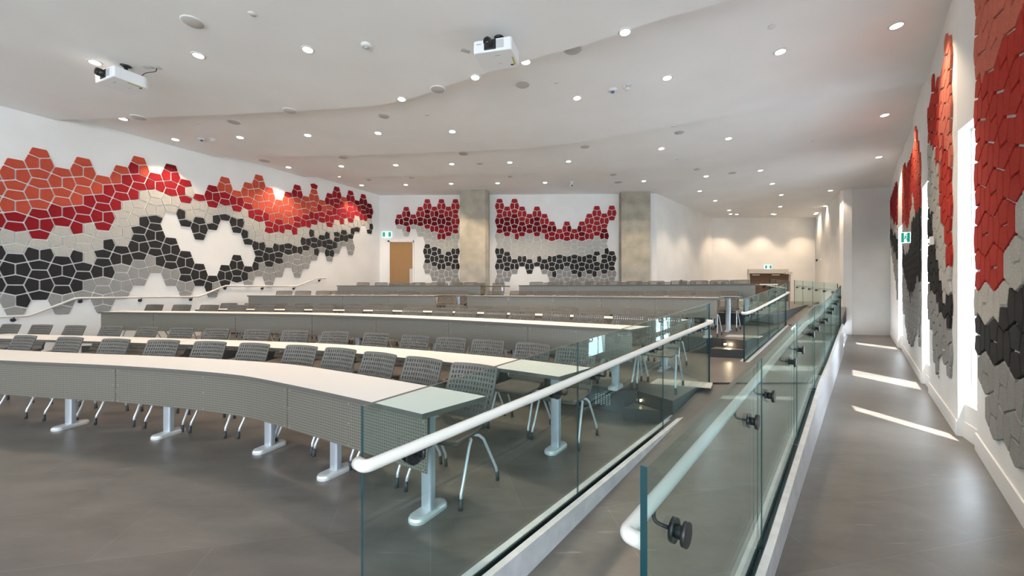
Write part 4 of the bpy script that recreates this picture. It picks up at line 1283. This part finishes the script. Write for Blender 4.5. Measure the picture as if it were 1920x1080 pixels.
def ceiling_disc(name, label, cat, px_, py_, rad, mi, group, drop=.012, extra=None):
    p = on_ceil(px_, py_)
    r = empty(name, p); tag(r, label, cat, group)
    m = MB(); m.lathe((0,0,0), [(rad,0),(rad,-drop*.5),(rad*.93,-drop)], 28); m.build('rim', M['device'], r)
    m = MB(); m.lathe((0,0,0), [(rad*.88,-drop),(rad*.86,-drop-.002),(.002,-drop-.002)], 28); m.build('face', M[mi], r)
    return r
SPK = [(362,41,.13,'above the left projector'),(1074,92,.14,'right of middle projector, cut by ceiling step'),(821,167,.13,'below middle projector, cut by ceiling step'),
       (720,217,.11,'left of centre on the second step'),(980,158,.13,'right below the middle projector'),(260,220,.13,'at the left ceiling edge'),(439,228,.13,'far left on the second step'),
       (496,301,.16,'large, on the left third step'),(1150,327,.12,'above the right concrete column'),(1159,341,.16,'flat wide, right above the right column'),
       (869,288,.13,'in the middle of third step'),(1097,275,.12,'centre right of third step'),(1274,248,.12,'right of centre near faint seam'),(645,294,.12,'left of centre on third step'),
       (899,306,.10,'between two lights in the middle'),(1307,317,.10,'right part, third level'),(1373,324,.13,'wide pale, right part'),(692,337,.10,'back left'),(772,333,.09,'back, above small tile field'),(957,331,.09,'back middle'),
       (543,207,.12,'at the edge of first step')]
for i, (a, b, rr, w) in enumerate(SPK):
    ceiling_disc('ceiling_speaker', 'round flush grey speaker grille in ceiling, '+w, 'ceiling speaker', a, b, rr, 'grille', 'round ceiling speakers')
SPR = [(473,26,'top left'),(1447,50,'top right'),(1043,154,'right of middle projector'),(801,215,'centre left'),(371,231,'far left'),(1262,236,'right'),(1524,265,'far right'),(660,318,'back left'),(968,312,'back middle'),(1269,299,'back right'),(1437,332,'far back right')]
for a, b, w in SPR:
    ceiling_disc('sprinkler_cover', 'small round white sprinkler cover plate in ceiling, '+w, 'sprinkler', a, b, .05, 'device', 'sprinkler cover plates', .006)
def detector(label, px_, py_, kind):
    p = on_ceil(px_, py_); r = empty('smoke_detector' if kind != 'strobe' else 'fire_strobe', p); tag(r, label, 'detector')
    m = MB(); m.lathe((0,0,0), [(.075,0),(.075,-.015),(.062,-.03),(.045,-.035)], 26); m.build('base', M['device'], r)
    if kind == 'blue':
        m = MB(); m.lathe((0,0,-.03), [(.030,0),(.030,-.012),(.022,-.028),(.008,-.034)], 18); m.build('lens', M['blue'], r)
    elif kind == 'strobe':
        m = MB(); m.lathe((0,0,-.03), [(.048,0),(.046,-.02),(.03,-.04),(.01,-.045)], 18); m.build('lens', M['castalu'], r)
        m = MB(); m.box(-.05,.05,-.078,-.06,-.03,-.012); m.build('lettering_band', M['grey'], r)
    else:
        m = MB(); m.lathe((0,0,-.03), [(.03,0),(.028,-.02),(.015,-.026)], 16); m.build('lens', M['grey'], r)
detector('white ceiling sensor with blue lens, right of the middle projector', 1149, 168, 'blue')
detector('white ceiling fire strobe with clear lens beside the blue-lens sensor', 1176, 162, 'strobe')
detector('white ceiling sensor with blue lens near the left wall', 378, 260, 'blue')
detector('white ceiling strobe beside the blue-lens sensor near left wall', 398, 260, 'strobe')
detector('small white ceiling sensor left of the middle projector', 687, 84, 'plain')

# ------------------------------------------------------------------ projectors
def projector(label, loc, rz):
    r = empty('projector', loc, rz); tag(r, label, 'projector', 'ceiling projectors')
    # body hangs upside down; local -y is the lens side; origin on the ceiling
    W, Dp, H0, H1 = .27, .215, -.32, -.155
    m = MB()
    out = []
    for (cx, cy, rr, a0) in ((W-.05,-Dp+.03,.03,-90),(W-.09,Dp-.09,.09,0),(-W+.10,Dp-.10,.10,90),(-W+.03,-Dp+.03,.03,180)):
        for k in range(6):
            a = math.radians(a0+90*k/5); out.append((cx+rr*math.cos(a), cy+rr*math.sin(a)))
    m.prism(out, H0, H1); body = bevel(m.build('projector_body', M['projwhite'], r), .014, 3)
    m = MB(); m.box(-.125,.045,-Dp-.004,-Dp+.05,H0+.02,H1-.004); bevel(m.build('lens_recess', M['black'], body), .012)
    m = MB(); m.tube([(-.06,-Dp+.05,-.215),(-.06,-Dp-.055,-.215)], .056, 24); m.tube([(-.06,-Dp-.05,-.215),(-.06,-Dp-.07,-.215)], .050, 24); m.build('lens_barrel', M['black'], r)
    m = MB(); m.lathe((-.06,-Dp-.070,-.215), [(.038,.0),(.030,-.006),(.012,-.010)], 20, axis='y'); m.build('lens_glass', M['blackgloss'], r)
    m = MB()
    for k in range(9): m.box(.05,.145,-Dp-.003,-Dp+.002,H0+.035+k*.0125,H0+.041+k*.0125)
    m.build('front_vent', M['grey'], body)
    m = MB()
    for k in range(8): m.box(W-.021,W-.017,-.14+k*.011,-.134+k*.011,H0+.03,H1-.02)
    for k in range(8): m.box(W-.021,W-.017,.04+k*.011,.046+k*.011,H0+.03,H1-.02)
    m.build('side_vent', M['grey'], body)
    m = MB(); m.box(W-.062,W-.040,-.04,.13,H0-.003,H0+.002); m.build('yellow_sticker', M['yellow'], body)
    m = MB(); m.box(W-.11,W-.07,Dp-.10,Dp-.075,H0-.004,H0+.001); m.build('foot_socket', M['black'], body)
    m = MB()
    for k, w in enumerate((.006,.009,.007,.008,.006)): m.box(-.225+k*.014,-.225+k*.014+w,-Dp-.002,-Dp+.002,H1-.058,H1-.048)
    m.build('maker_mark', M['rubber'], body)
    m = MB(); m.box(-.0,.07,-.12,-.11,H0-.002,H0+.001); m.box(.0,.06,.06,.066,H0-.002,H0+.001); m.build('caption_mark', M['grey'], body)
    for sx in (-.2, .2):
        m = MB(); m.lathe((sx,-Dp+.035,H1-.005), [(.02,0),(.018,.015)], 12); m.build('adjuster', M['projwhite'], body)
    m = MB(); m.lathe((.02,.02,H1), [(.12,0),(.12,.02),(.06,.04),(.03,.05)], 22); m.tube([(.02,.02,H1+.03),(.02,.02,0)], .022, 14); m.lathe((.02,.02,-.02), [(.04,0),(.07,.02)], 20)
    m.build('ceiling_mount', M['black'], r)
    return r
projector('white ceiling projector at the left, lens turned left', (-5.93,5.86,ZC[0]), math.radians(-22))
projector('white ceiling projector at the middle, lens facing the camera', (-.20,5.20,ZC[0]), math.radians(-13))
def socket(label, px_, py_, rz, cable):
    p = on_ceil(px_, py_); r = empty('ceiling_socket', p, rz); tag(r, label, 'socket')
    m = MB(); m.box(-.06,.06,-.035,.035,-.006,0); m.build('cover_plate', M['grey'], r)
    m = MB(); m.box(-.045,.045,-.022,.022,-.009,-.006); m.build('socket_insert', M['castalu'], r)
    if cable:
        m = MB(); m.tube(smooth_path([(0,0,-.008),(-.01,0,-.06),(-.16,-.02,-.09),(-.22,-.03,-.16)], .05), .006, 8); m.build('cable', M['black'], r)
socket('ceiling socket plate with black cable beside the left projector', 294, 127, 0, True)
socket('small ceiling socket plate left of the middle projector', 873, 95, .5, False)
socket('second thin ceiling plate just right of the left projector', 278, 126, 0, False)
